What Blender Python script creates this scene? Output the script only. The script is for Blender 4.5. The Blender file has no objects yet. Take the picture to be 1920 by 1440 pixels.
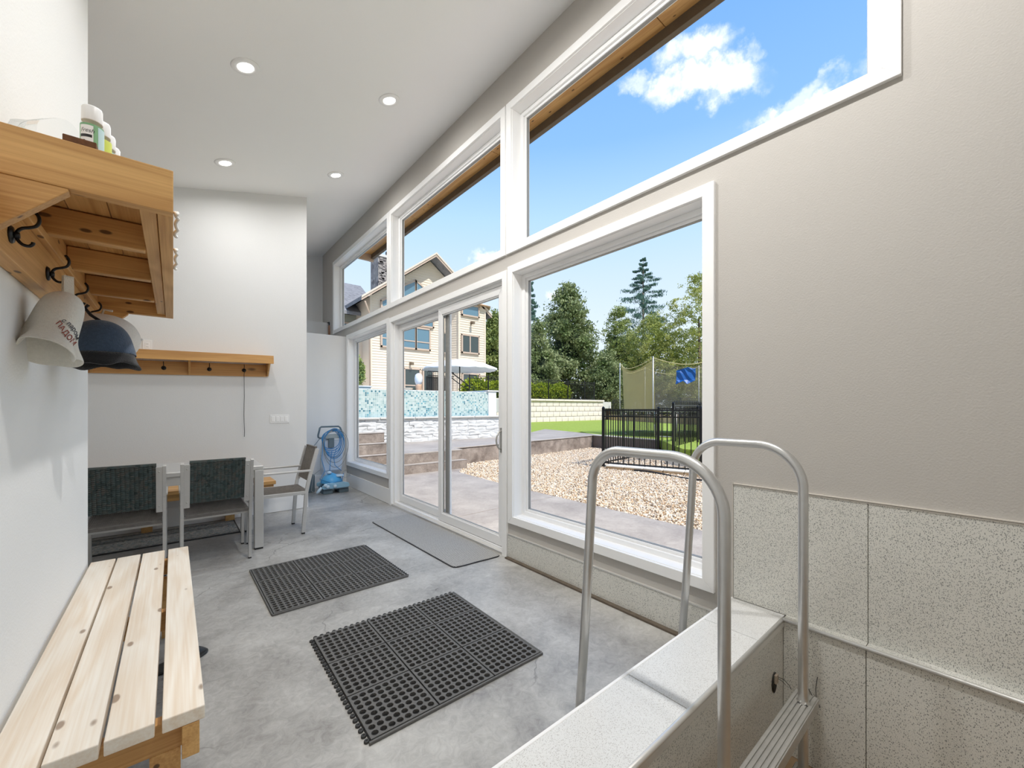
import bpy, bmesh, math, random
import numpy as np
from mathutils import Vector, Matrix, Euler
from mathutils.bvhtree import BVHTree
random.seed(7); rng = np.random.default_rng(11)
D = bpy.data; SC = bpy.context.scene; COL = SC.collection
R = math.radians
HC = 1.28                                   # lens height
YAW = math.atan(635/760)

# ------------------------------------------------------------------ camera
cam = D.cameras.new('camera'); camo = D.objects.new('camera', cam); COL.objects.link(camo)
cam.sensor_width = 36; cam.lens = 760/1920*36; cam.shift_y = 44/1920; cam.clip_start = .02; cam.clip_end = 600
camo.location = (0, 0, HC); camo.rotation_euler = (R(90), 0, -YAW)
SC.camera = camo
SC.view_settings.view_transform = 'Standard'; SC.view_settings.look = 'None'
SC.view_settings.gamma = 1; SC.view_settings.use_curve_mapping = False
SC.view_settings.exposure = 1.04
SC.cycles.max_bounces = 10; SC.cycles.diffuse_bounces = 6; SC.cycles.transparent_max_bounces = 24
SC.cycles.glossy_bounces = 4; SC.cycles.transmission_bounces = 8

SKY_STR = .72; SUN_STR = 2.5; LAMP_W = 4.2; FILL_W = 16.5; LAMP_EMIT = 5.0

# ------------------------------------------------------------------ sky
def dirpx(x, y):
    u = (x-960)/760; v = -(y-764)/760; s, c = math.sin(YAW), math.cos(YAW)
    return Vector((s+u*c, c-u*s, v)).normalized()
def build_world():
    w = D.worlds.new('sky'); SC.world = w; w.use_nodes = True; nt = w.node_tree; N = nt.nodes; L = nt.links
    N.clear(); out = N.new('ShaderNodeOutputWorld'); bg = N.new('ShaderNodeBackground')
    tc = N.new('ShaderNodeTexCoord'); sep = N.new('ShaderNodeSeparateXYZ'); L.new(tc.outputs['Generated'], sep.inputs[0])
    cr = N.new('ShaderNodeValToRGB'); L.new(sep.outputs[2], cr.inputs[0])
    e = cr.color_ramp.elements
    e[0].position = 0; e[0].color = (.60, .68, .76, 1); e[1].position = 1; e[1].color = (.07, .20, .58, 1)
    for p, c in ((.17, (.58, .67, .76)), (.30, (.48, .61, .76)), (.42, (.36, .55, .78)), (.54, (.21, .41, .78)), (.68, (.16, .35, .74))):
        x = e.new(p); x.color = (*c, 1)
    nz = N.new('ShaderNodeTexNoise'); nz.inputs['Scale'].default_value = 9; nz.inputs['Detail'].default_value = 9; nz.inputs['Roughness'].default_value = .62
    L.new(tc.outputs['Generated'], nz.inputs['Vector'])
    sub = N.new('ShaderNodeVectorMath'); sub.operation = 'SUBTRACT'; L.new(nz.outputs['Color'], sub.inputs[0]); sub.inputs[1].default_value = (.5, .5, .5)
    scl = N.new('ShaderNodeVectorMath'); scl.operation = 'SCALE'; L.new(sub.outputs[0], scl.inputs[0]); scl.inputs['Scale'].default_value = .16
    add = N.new('ShaderNodeVectorMath'); L.new(tc.outputs['Generated'], add.inputs[0]); L.new(scl.outputs[0], add.inputs[1])
    nf = N.new('ShaderNodeTexNoise'); nf.inputs['Scale'].default_value = 26; nf.inputs['Detail'].default_value = 8; nf.inputs['Roughness'].default_value = .6
    L.new(tc.outputs['Generated'], nf.inputs['Vector'])
    last = None
    s_, c_ = math.sin(YAW), math.cos(YAW)
    blobs = [(1320, 165, .085, .030, 1), (1260, 170, .04, .024, .8), (1300, 105, .045, .028, .9), (1375, 150, .045, .024, .8), (1205, 160, .03, .016, .5),
             (1500, 205, .065, .022, 1), (1520, 168, .035, .016, .5), (1640, 110, .03, .016, .4), (1400, 95, .02, .014, .4),
             (915, 476, .038, .014, .8), (1060, 545, .03, .018, .7), (1045, 436, .04, .01, .3), (690, 300, .10, .04, .8), (1900, -60, .12, .05, .9), (2300, 500, .12, .04, .7)]
    for x, y, a, b, k in blobs:
        d = dirpx(x, y); rt = Vector((0, 0, 1)).cross(d).normalized(); up = d.cross(rt).normalized()
        q = N.new('ShaderNodeVectorMath'); q.operation = 'SUBTRACT'; L.new(add.outputs[0], q.inputs[0]); q.inputs[1].default_value = d
        m1 = N.new('ShaderNodeVectorMath'); m1.operation = 'DOT_PRODUCT'; L.new(q.outputs[0], m1.inputs[0]); m1.inputs[1].default_value = rt/a
        m2 = N.new('ShaderNodeVectorMath'); m2.operation = 'DOT_PRODUCT'; L.new(q.outputs[0], m2.inputs[0]); m2.inputs[1].default_value = up/b
        m3 = N.new('ShaderNodeVectorMath'); m3.operation = 'DOT_PRODUCT'; L.new(q.outputs[0], m3.inputs[0]); m3.inputs[1].default_value = d/.25
        cb = N.new('ShaderNodeCombineXYZ'); L.new(m1.outputs['Value'], cb.inputs[0]); L.new(m2.outputs['Value'], cb.inputs[1]); L.new(m3.outputs['Value'], cb.inputs[2])
        ln = N.new('ShaderNodeVectorMath'); ln.operation = 'LENGTH'; L.new(cb.outputs[0], ln.inputs[0])
        mr = N.new('ShaderNodeMapRange'); mr.interpolation_type = 'SMOOTHSTEP'; L.new(ln.outputs['Value'], mr.inputs[0])
        mr.inputs[1].default_value = 1.35; mr.inputs[2].default_value = .35; mr.inputs[3].default_value = 0; mr.inputs[4].default_value = k
        if last is None: last = mr.outputs[0]
        else:
            mx = N.new('ShaderNodeMath'); mx.operation = 'MAXIMUM'; L.new(last, mx.inputs[0]); L.new(mr.outputs[0], mx.inputs[1]); last = mx.outputs[0]
    mod = N.new('ShaderNodeMapRange'); L.new(nf.outputs['Fac'], mod.inputs[0]); mod.inputs[1].default_value = .32; mod.inputs[2].default_value = .52; mod.inputs[3].default_value = .35; mod.inputs[4].default_value = 1
    mu = N.new('ShaderNodeMath'); mu.operation = 'MULTIPLY'; mu.use_clamp = True; L.new(last, mu.inputs[0]); L.new(mod.outputs[0], mu.inputs[1])
    mix = N.new('ShaderNodeMixRGB'); L.new(mu.outputs[0], mix.inputs[0]); L.new(cr.outputs[0], mix.inputs[1]); mix.inputs[2].default_value = (1, 1, 1, 1)
    L.new(mix.outputs[0], bg.inputs[0]); bg.inputs[1].default_value = SKY_STR; L.new(bg.outputs[0], out.inputs[0])
build_world()
sun = D.lights.new('sun', 'SUN'); sun.energy = SUN_STR; sun.angle = R(.6); sun.color = (1, .965, .91)
suno = D.objects.new('sun', sun); COL.objects.link(suno)
SD = Vector((.13*math.cos(R(56)), -.99*math.cos(R(56)), math.sin(R(56))))
suno.rotation_euler = SD.to_track_quat('Z', 'Y').to_euler(); suno.location = (10, -10, 20)

# ------------------------------------------------------------------ materials
MATS = {}
def nodes(name):
    m = D.materials.new(name); m.use_nodes = True; MATS[name] = m
    nt = m.node_tree; return m, nt, nt.nodes, nt.links, nt.nodes['Principled BSDF']
def mat(name, col, rough=.5, metal=0, var=0, vs=8, bump=0, bs=200, spec=.5, emit=0, coat=0, bdist=.002):
    m, nt, N, L, P = nodes(name)
    P.inputs['Base Color'].default_value = (*col, 1); P.inputs['Roughness'].default_value = rough; P.inputs['Metallic'].default_value = metal
    P.inputs['Specular IOR Level'].default_value = spec; P.inputs['Coat Weight'].default_value = coat
    tc = N.new('ShaderNodeTexCoord')
    if var:
        nz = N.new('ShaderNodeTexNoise'); nz.inputs['Scale'].default_value = vs; nz.inputs['Detail'].default_value = 6; nz.inputs['Roughness'].default_value = .65
        L.new(tc.outputs['Object'], nz.inputs['Vector'])
        mx = N.new('ShaderNodeMixRGB'); L.new(nz.outputs['Fac'], mx.inputs[0])
        mx.inputs[1].default_value = (*[max(0, c*(1-var)) for c in col], 1); mx.inputs[2].default_value = (*[min(1, c*(1+var)) for c in col], 1)
        L.new(mx.outputs[0], P.inputs['Base Color'])
    if bump:
        nb = N.new('ShaderNodeTexNoise'); nb.inputs['Scale'].default_value = bs; nb.inputs['Detail'].default_value = 3
        L.new(tc.outputs['Object'], nb.inputs['Vector'])
        bp = N.new('ShaderNodeBump'); bp.inputs['Strength'].default_value = bump; bp.inputs['Distance'].default_value = bdist
        L.new(nb.outputs['Fac'], bp.inputs['Height']); L.new(bp.outputs[0], P.inputs['Normal'])
    if emit:
        P.inputs['Emission Color'].default_value = (*col, 1); P.inputs['Emission Strength'].default_value = emit
    return m
def wood(name, c1, c2, ck, axis='Y', grain=16, knot=1.0, rough=.5, knots=5.0, kth=.12):
    """planks: long grain along `axis` (object space), rings of colour, dark oval knots; every object gets its own offset"""
    m, nt, N, L, P = nodes(name); P.inputs['Roughness'].default_value = rough
    tc = N.new('ShaderNodeTexCoord'); oi = N.new('ShaderNodeObjectInfo')
    cb = N.new('ShaderNodeCombineXYZ')
    for i in range(3):
        mm = N.new('ShaderNodeMath'); mm.operation = 'MULTIPLY'; L.new(oi.outputs['Random'], mm.inputs[0]); mm.inputs[1].default_value = (7.1, 13.3, 3.7)[i]; L.new(mm.outputs[0], cb.inputs[i])
    ad = N.new('ShaderNodeVectorMath'); L.new(tc.outputs['Object'], ad.inputs[0]); L.new(cb.outputs[0], ad.inputs[1])
    def stretched(s_long, s_wide):
        mp = N.new('ShaderNodeVectorMath'); mp.operation = 'MULTIPLY'; L.new(ad.outputs[0], mp.inputs[0])
        v = {'X': (s_long, s_wide, s_wide), 'Y': (s_wide, s_long, s_wide), 'Z': (s_wide, s_wide, s_long)}[axis]
        mp.inputs[1].default_value = v; return mp.outputs[0]
    n1 = N.new('ShaderNodeTexNoise'); L.new(stretched(.9, 7), n1.inputs['Vector']); n1.inputs['Scale'].default_value = 1; n1.inputs['Detail'].default_value = 2; n1.inputs['Distortion'].default_value = .6
    ri = N.new('ShaderNodeMath'); ri.operation = 'MULTIPLY'; L.new(n1.outputs['Fac'], ri.inputs[0]); ri.inputs[1].default_value = grain*6.0
    si = N.new('ShaderNodeMath'); si.operation = 'SINE'; L.new(ri.outputs[0], si.inputs[0])
    n2 = N.new('ShaderNodeTexNoise'); L.new(stretched(3, 160), n2.inputs['Vector']); n2.inputs['Scale'].default_value = 1; n2.inputs['Detail'].default_value = 3
    ma = N.new('ShaderNodeMath'); ma.operation = 'MULTIPLY_ADD'; L.new(si.outputs[0], ma.inputs[0]); ma.inputs[1].default_value = .20; L.new(n2.outputs['Fac'], ma.inputs[2])
    mx = N.new('ShaderNodeMixRGB'); L.new(ma.outputs[0], mx.inputs[0]); mx.inputs[1].default_value = (*c1, 1); mx.inputs[2].default_value = (*c2, 1)
    n3 = N.new('ShaderNodeTexNoise'); L.new(stretched(1.2, 4), n3.inputs['Vector']); n3.inputs['Scale'].default_value = 1; n3.inputs['Detail'].default_value = 1
    hv = N.new('ShaderNodeHueSaturation'); L.new(mx.outputs[0], hv.inputs['Color']); mr0 = N.new('ShaderNodeMapRange'); L.new(n3.outputs['Fac'], mr0.inputs[0]); mr0.inputs[3].default_value = .82; mr0.inputs[4].default_value = 1.16; L.new(mr0.outputs[0], hv.inputs['Value'])
    vo = N.new('ShaderNodeTexVoronoi'); vo.inputs['Scale'].default_value = knots; L.new(stretched(.55, 1.25), vo.inputs['Vector'])
    mr = N.new('ShaderNodeMapRange'); mr.interpolation_type = 'SMOOTHSTEP'; L.new(vo.outputs['Distance'], mr.inputs[0]); mr.inputs[1].default_value = kth; mr.inputs[2].default_value = kth*.62; mr.inputs[3].default_value = 0; mr.inputs[4].default_value = knot
    mk = N.new('ShaderNodeMixRGB'); L.new(mr.outputs[0], mk.inputs[0]); L.new(hv.outputs[0], mk.inputs[1]); mk.inputs[2].default_value = (*ck, 1)
    L.new(mk.outputs[0], P.inputs['Base Color'])
    bp = N.new('ShaderNodeBump'); bp.inputs['Strength'].default_value = .15; bp.inputs['Distance'].default_value = .001; L.new(n2.outputs['Fac'], bp.inputs['Height']); L.new(bp.outputs[0], P.inputs['Normal'])
    return m
def glass(name, tint=(1, 1, 1), refl=.06):
    m, nt, N, L, P = nodes(name); out = N['Material Output']; N.remove(P)
    tr = N.new('ShaderNodeBsdfTransparent'); tr.inputs[0].default_value = (*tint, 1)
    gl = N.new('ShaderNodeBsdfGlossy'); gl.inputs['Roughness'].default_value = .01
    lw = N.new('ShaderNodeLayerWeight'); lw.inputs[0].default_value = .2
    mm = N.new('ShaderNodeMath'); mm.operation = 'MULTIPLY'; L.new(lw.outputs['Fresnel'], mm.inputs[0]); mm.inputs[1].default_value = refl*4
    mx = N.new('ShaderNodeMixShader'); L.new(mm.outputs[0], mx.inputs[0]); L.new(tr.outputs[0], mx.inputs[1]); L.new(gl.outputs[0], mx.inputs[2]); L.new(mx.outputs[0], out.inputs[0])
    return m
def terrazzo(name, base, chip, scale=110, rough=.35):
    m, nt, N, L, P = nodes(name); P.inputs['Roughness'].default_value = rough
    tc = N.new('ShaderNodeTexCoord')
    prev = None; col = None
    n0 = N.new('ShaderNodeTexNoise'); n0.inputs['Scale'].default_value = 5; L.new(tc.outputs['Object'], n0.inputs['Vector'])
    b0 = N.new('ShaderNodeMixRGB'); L.new(n0.outputs['Fac'], b0.inputs[0]); b0.inputs[1].default_value = (*[c*.94 for c in base], 1); b0.inputs[2].default_value = (*[min(1, c*1.05) for c in base], 1)
    col = b0.outputs[0]
    for sc, th, dk, cc in ((scale, .30, .75, chip), (scale*1.6, .40, .65, chip), (scale*.8, .16, .5, tuple(min(1, c*1.2) for c in base))):
        mp = N.new('ShaderNodeMapping'); mp.inputs['Scale'].default_value = (1, 1.35, .75); mp.inputs['Location'].default_value = (sc*.013, .7, sc*.07); L.new(tc.outputs['Object'], mp.inputs['Vector'])
        v = N.new('ShaderNodeTexVoronoi'); v.inputs['Scale'].default_value = sc; L.new(mp.outputs[0], v.inputs['Vector'])
        sp = N.new('ShaderNodeSeparateColor'); L.new(v.outputs['Color'], sp.inputs[0])
        t = N.new('ShaderNodeMath'); t.operation = 'MULTIPLY'; L.new(sp.outputs[0], t.inputs[0]); t.inputs[1].default_value = th*1.3
        lt = N.new('ShaderNodeMath'); lt.operation = 'LESS_THAN'; L.new(v.outputs['Distance'], lt.inputs[0]); L.new(t.outputs[0], lt.inputs[1])
        g = N.new('ShaderNodeMath'); g.operation = 'GREATER_THAN'; L.new(sp.outputs[1], g.inputs[0]); g.inputs[1].default_value = .2
        mu = N.new('ShaderNodeMath'); mu.operation = 'MULTIPLY'; L.new(lt.outputs[0], mu.inputs[0]); L.new(g.outputs[0], mu.inputs[1])
        m2 = N.new('ShaderNodeMath'); m2.operation = 'MULTIPLY'; L.new(mu.outputs[0], m2.inputs[0]); m2.inputs[1].default_value = dk
        mx = N.new('ShaderNodeMixRGB'); L.new(m2.outputs[0], mx.inputs[0]); L.new(col, mx.inputs[1]); mx.inputs[2].default_value = (*cc, 1); col = mx.outputs[0]
    L.new(col, P.inputs['Base Color']); return m
def concrete(name, c1, c2, scale=3, rough=.4, cracks=0, bump=.2, stain=None):
    m, nt, N, L, P = nodes(name)
    tc = N.new('ShaderNodeTexCoord')
    a = N.new('ShaderNodeTexNoise'); a.inputs['Scale'].default_value = scale; a.inputs['Detail'].default_value = 8; a.inputs['Roughness'].default_value = .6; a.inputs['Distortion'].default_value = .5; L.new(tc.outputs['Object'], a.inputs['Vector'])
    b = N.new('ShaderNodeTexNoise'); b.inputs['Scale'].default_value = scale*9; b.inputs['Detail'].default_value = 10; b.inputs['Roughness'].default_value = .75; b.inputs['Distortion'].default_value = 1.2; L.new(tc.outputs['Object'], b.inputs['Vector'])
    ad = N.new('ShaderNodeMath'); ad.operation = 'MULTIPLY_ADD'; L.new(b.outputs['Fac'], ad.inputs[0]); ad.inputs[1].default_value = .55; 
    hl = N.new('ShaderNodeMath'); hl.operation = 'MULTIPLY'; L.new(a.outputs['Fac'], hl.inputs[0]); hl.inputs[1].default_value = .75; L.new(hl.outputs[0], ad.inputs[2])
    mr = N.new('ShaderNodeMapRange'); L.new(ad.outputs[0], mr.inputs[0]); mr.inputs[1].default_value = .48; mr.inputs[2].default_value = .82
    mx = N.new('ShaderNodeMixRGB'); L.new(mr.outputs[0], mx.inputs[0]); mx.inputs[1].default_value = (*c1, 1); mx.inputs[2].default_value = (*c2, 1)
    col = mx.outputs[0]
    hgt = b.outputs['Fac']
    if cracks:
        w = N.new('ShaderNodeTexNoise'); w.inputs['Scale'].default_value = 2.2; w.inputs['Detail'].default_value = 5; L.new(tc.outputs['Object'], w.inputs['Vector'])
        wm = N.new('ShaderNodeMixRGB'); wm.blend_type = 'ADD'; wm.inputs[0].default_value = .55; L.new(tc.outputs['Object'], wm.inputs[1]); L.new(w.outputs['Color'], wm.inputs[2])
        v = N.new('ShaderNodeTexVoronoi'); v.feature = 'DISTANCE_TO_EDGE'; v.inputs['Scale'].default_value = .85; L.new(wm.outputs[0], v.inputs['Vector'])
        c = N.new('ShaderNodeMapRange'); L.new(v.outputs['Distance'], c.inputs[0]); c.inputs[1].default_value = .006; c.inputs[2].default_value = .0; c.inputs[3].default_value = 0; c.inputs[4].default_value = cracks
        g = N.new('ShaderNodeTexNoise'); g.inputs['Scale'].default_value = 1.3; L.new(tc.outputs['Object'], g.inputs['Vector'])
        gm = N.new('ShaderNodeMapRange'); L.new(g.outputs['Fac'], gm.inputs[0]); gm.inputs[1].default_value = .47; gm.inputs[2].default_value = .56
        mu = N.new('ShaderNodeMath'); mu.operation = 'MULTIPLY'; L.new(c.outputs[0], mu.inputs[0]); L.new(gm.outputs[0], mu.inputs[1])
        m3 = N.new('ShaderNodeMixRGB'); L.new(mu.outputs[0], m3.inputs[0]); L.new(col, m3.inputs[1]); m3.inputs[2].default_value = (.10, .095, .085, 1); col = m3.outputs[0]
    L.new(col, P.inputs['Base Color'])
    rr = N.new('ShaderNodeMapRange'); L.new(a.outputs['Fac'], rr.inputs[0]); rr.inputs[1].default_value = .3; rr.inputs[2].default_value = .7; rr.inputs[3].default_value = rough-.08; rr.inputs[4].default_value = rough+.12; L.new(rr.outputs[0], P.inputs['Roughness'])
    bp = N.new('ShaderNodeBump'); bp.inputs['Strength'].default_value = bump; bp.inputs['Distance'].default_value = .004; L.new(hgt, bp.inputs['Height']); L.new(bp.outputs[0], P.inputs['Normal'])
    return m
def cells(name, scale, cols, rough=.7, bump=.0):
    """random colour per voronoi cell (gravel, grass tufts, leaves)"""
    m, nt, N, L, P = nodes(name); P.inputs['Roughness'].default_value = rough
    tc = N.new('ShaderNodeTexCoord'); v = N.new('ShaderNodeTexVoronoi'); v.inputs['Scale'].default_value = scale; L.new(tc.outputs['Object'], v.inputs['Vector'])
    sp = N.new('ShaderNodeSeparateColor'); L.new(v.outputs['Color'], sp.inputs[0])
    cr = N.new('ShaderNodeValToRGB'); L.new(sp.outputs[0], cr.inputs[0]); cr.color_ramp.interpolation = 'LINEAR'
    e = cr.color_ramp.elements; e[0].color = (*cols[0], 1); e[1].color = (*cols[-1], 1)
    for i, c in enumerate(cols[1:-1]):
        x = e.new((i+1)/(len(cols)-1)); x.color = (*c, 1)
    L.new(cr.outputs[0], P.inputs['Base Color'])
    if bump:
        bp = N.new('ShaderNodeBump'); bp.inputs['Strength'].default_value = bump; bp.inputs['Distance'].default_value = .01; L.new(v.outputs['Distance'], bp.inputs['Height']); bp.invert = True; L.new(bp.outputs[0], P.inputs['Normal'])
    return m
def leafmat(name, cols, trans=.3, scale=3.0):
    m = cells(name, scale, cols, .55); nt = m.node_tree; N = nt.nodes; L = nt.links; P = N['Principled BSDF']
    P.inputs['Specular IOR Level'].default_value = .3
    out = N['Material Output']; tl = N.new('ShaderNodeBsdfTranslucent'); mx = N.new('ShaderNodeMixShader'); mx.inputs[0].default_value = trans
    L.new(P.inputs['Base Color'].links[0].from_socket, tl.inputs[0]); L.new(P.outputs[0], mx.inputs[1]); L.new(tl.outputs[0], mx.inputs[2]); L.new(mx.outputs[0], out.inputs[0])
    return m
def mosaic(name):
    m, nt, N, L, P = nodes(name); P.inputs['Roughness'].default_value = .2
    tc = N.new('ShaderNodeTexCoord'); sc = N.new('ShaderNodeVectorMath'); sc.operation = 'SCALE'; sc.inputs['Scale'].default_value = 1/.052; L.new(tc.outputs['Object'], sc.inputs[0])
    fl = N.new('ShaderNodeVectorMath'); fl.operation = 'FLOOR'; L.new(sc.outputs[0], fl.inputs[0])
    fx = N.new('ShaderNodeVectorMath'); fx.operation = 'MULTIPLY'; fx.inputs[1].default_value = (1, 0, 1); L.new(fl.outputs[0], fx.inputs[0])
    wn = N.new('ShaderNodeTexWhiteNoise'); L.new(fx.outputs[0], wn.inputs['Vector'])
    cr = N.new('ShaderNodeValToRGB'); cr.color_ramp.interpolation = 'CONSTANT'; L.new(wn.outputs['Value'], cr.inputs[0])
    e = cr.color_ramp.elements; e[0].color = (.42, .51, .475, 1); e[1].position = .93; e[1].color = (.05, .17, .21, 1)
    for p, c in ((.25, (.47, .56, .52)), (.45, (.29, .40, .385)), (.6, (.40, .50, .465)), (.72, (.22, .36, .36)), (.82, (.52, .58, .54)), (.88, (.12, .32, .36))):
        x = e.new(p); x.color = (*c, 1)
    fr = N.new('ShaderNodeVectorMath'); fr.operation = 'FRACTION'; L.new(sc.outputs[0], fr.inputs[0]); sp = N.new('ShaderNodeSeparateXYZ'); L.new(fr.outputs[0], sp.inputs[0])
    mn = N.new('ShaderNodeMath'); mn.operation = 'MINIMUM'; L.new(sp.outputs[0], mn.inputs[0]); L.new(sp.outputs[2], mn.inputs[1])
    lt = N.new('ShaderNodeMath'); lt.operation = 'LESS_THAN'; L.new(mn.outputs[0], lt.inputs[0]); lt.inputs[1].default_value = .12
    mx = N.new('ShaderNodeMixRGB'); L.new(lt.outputs[0], mx.inputs[0]); L.new(cr.outputs[0], mx.inputs[1]); mx.inputs[2].default_value = (.64, .66, .63, 1); L.new(mx.outputs[0], P.inputs['Base Color'])
    return m
def netmat(name, col, alpha):
    m, nt, N, L, P = nodes(name); P.inputs['Base Color'].default_value = (*col, 1); P.inputs['Roughness'].default_value = .9; P.inputs['Alpha'].default_value = alpha
    return m

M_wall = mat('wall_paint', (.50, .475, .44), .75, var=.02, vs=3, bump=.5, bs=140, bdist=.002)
M_wallw = mat('wall_paint_light', (.88, .88, .865), .75, var=.015, vs=3, bump=.4, bs=140, bdist=.002)
M_back = mat('wall_paint_back', (.77, .772, .765), .75, var=.015, vs=3, bump=.4, bs=140, bdist=.002)
M_ceil = mat('ceiling_paint', (.92, .925, .92), .8, var=.015, vs=2, bump=.25, bs=160, bdist=.0015)
M_white = mat('white_trim', (.90, .90, .89), .35)
M_vinyl = mat('white_vinyl', (.90, .90, .895), .3)
M_track = mat('grey_track', (.30, .30, .29), .4)
M_dark = mat('dark_gap', (.05, .048, .045), .8)
M_glass = glass('window_glass', (.99, .99, .985), .0)
M_floor = concrete('floor_concrete', (.26, .25, .235), (.55, .54, .51), 2.2, .34, cracks=.85, bump=.25)
M_terr = terrazzo('terrazzo', (.70, .69, .64), (.15, .16, .15), 165)
M_terrl = terrazzo('terrazzo_light', (.74, .74, .72), (.42, .40, .37), 190)
M_alu = mat('brushed_aluminium', (.62, .62, .61), .34, .85, var=.12, vs=14, bump=.1, bs=60)
M_alud = mat('dull_aluminium', (.52, .51, .48), .45, .75, var=.2, vs=20)
M_strip = mat('aluminium_strip', (.78, .77, .74), .3, .6)
M_chair = mat('chair_aluminium', (.62, .615, .60), .38, .55, var=.05, vs=20)
M_cap = mat('black_plastic', (.015, .015, .016), .45)
M_iron = mat('black_iron', (.012, .012, .013), .35, .3)
M_rub = mat('black_rubber', (.035, .035, .034), .55, var=.2, vs=30)
M_cedar = wood('cedar_long', (.46, .22, .06), (.80, .49, .19), (.06, .025, .01), 'Y', 3.6, .85, .45, 12, .13)
M_cedarx = wood('cedar_cross', (.44, .21, .058), (.78, .47, .18), (.06, .025, .01), 'X', 3.6, .85, .45, 12, .13)
M_pine = wood('pine_long', (.74, .60, .45), (.90, .85, .76), (.24, .15, .09), 'Y', 4.5, .8, .5, 10, .15)
M_bshelf = wood('cedar_shelf_back', (.44, .20, .055), (.76, .43, .15), (.10, .045, .02), 'X', 2.0, .8, .45, 5, .2)
M_rust = mat('rusty_brown_wood', (.13, .055, .02), .8, var=.7, vs=60, bump=.6, bs=90)
M_plastw = mat('white_plastic', (.86, .86, .85), .35)
M_clear = glass('clear_plastic', (.95, .96, .96), .07)

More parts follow.
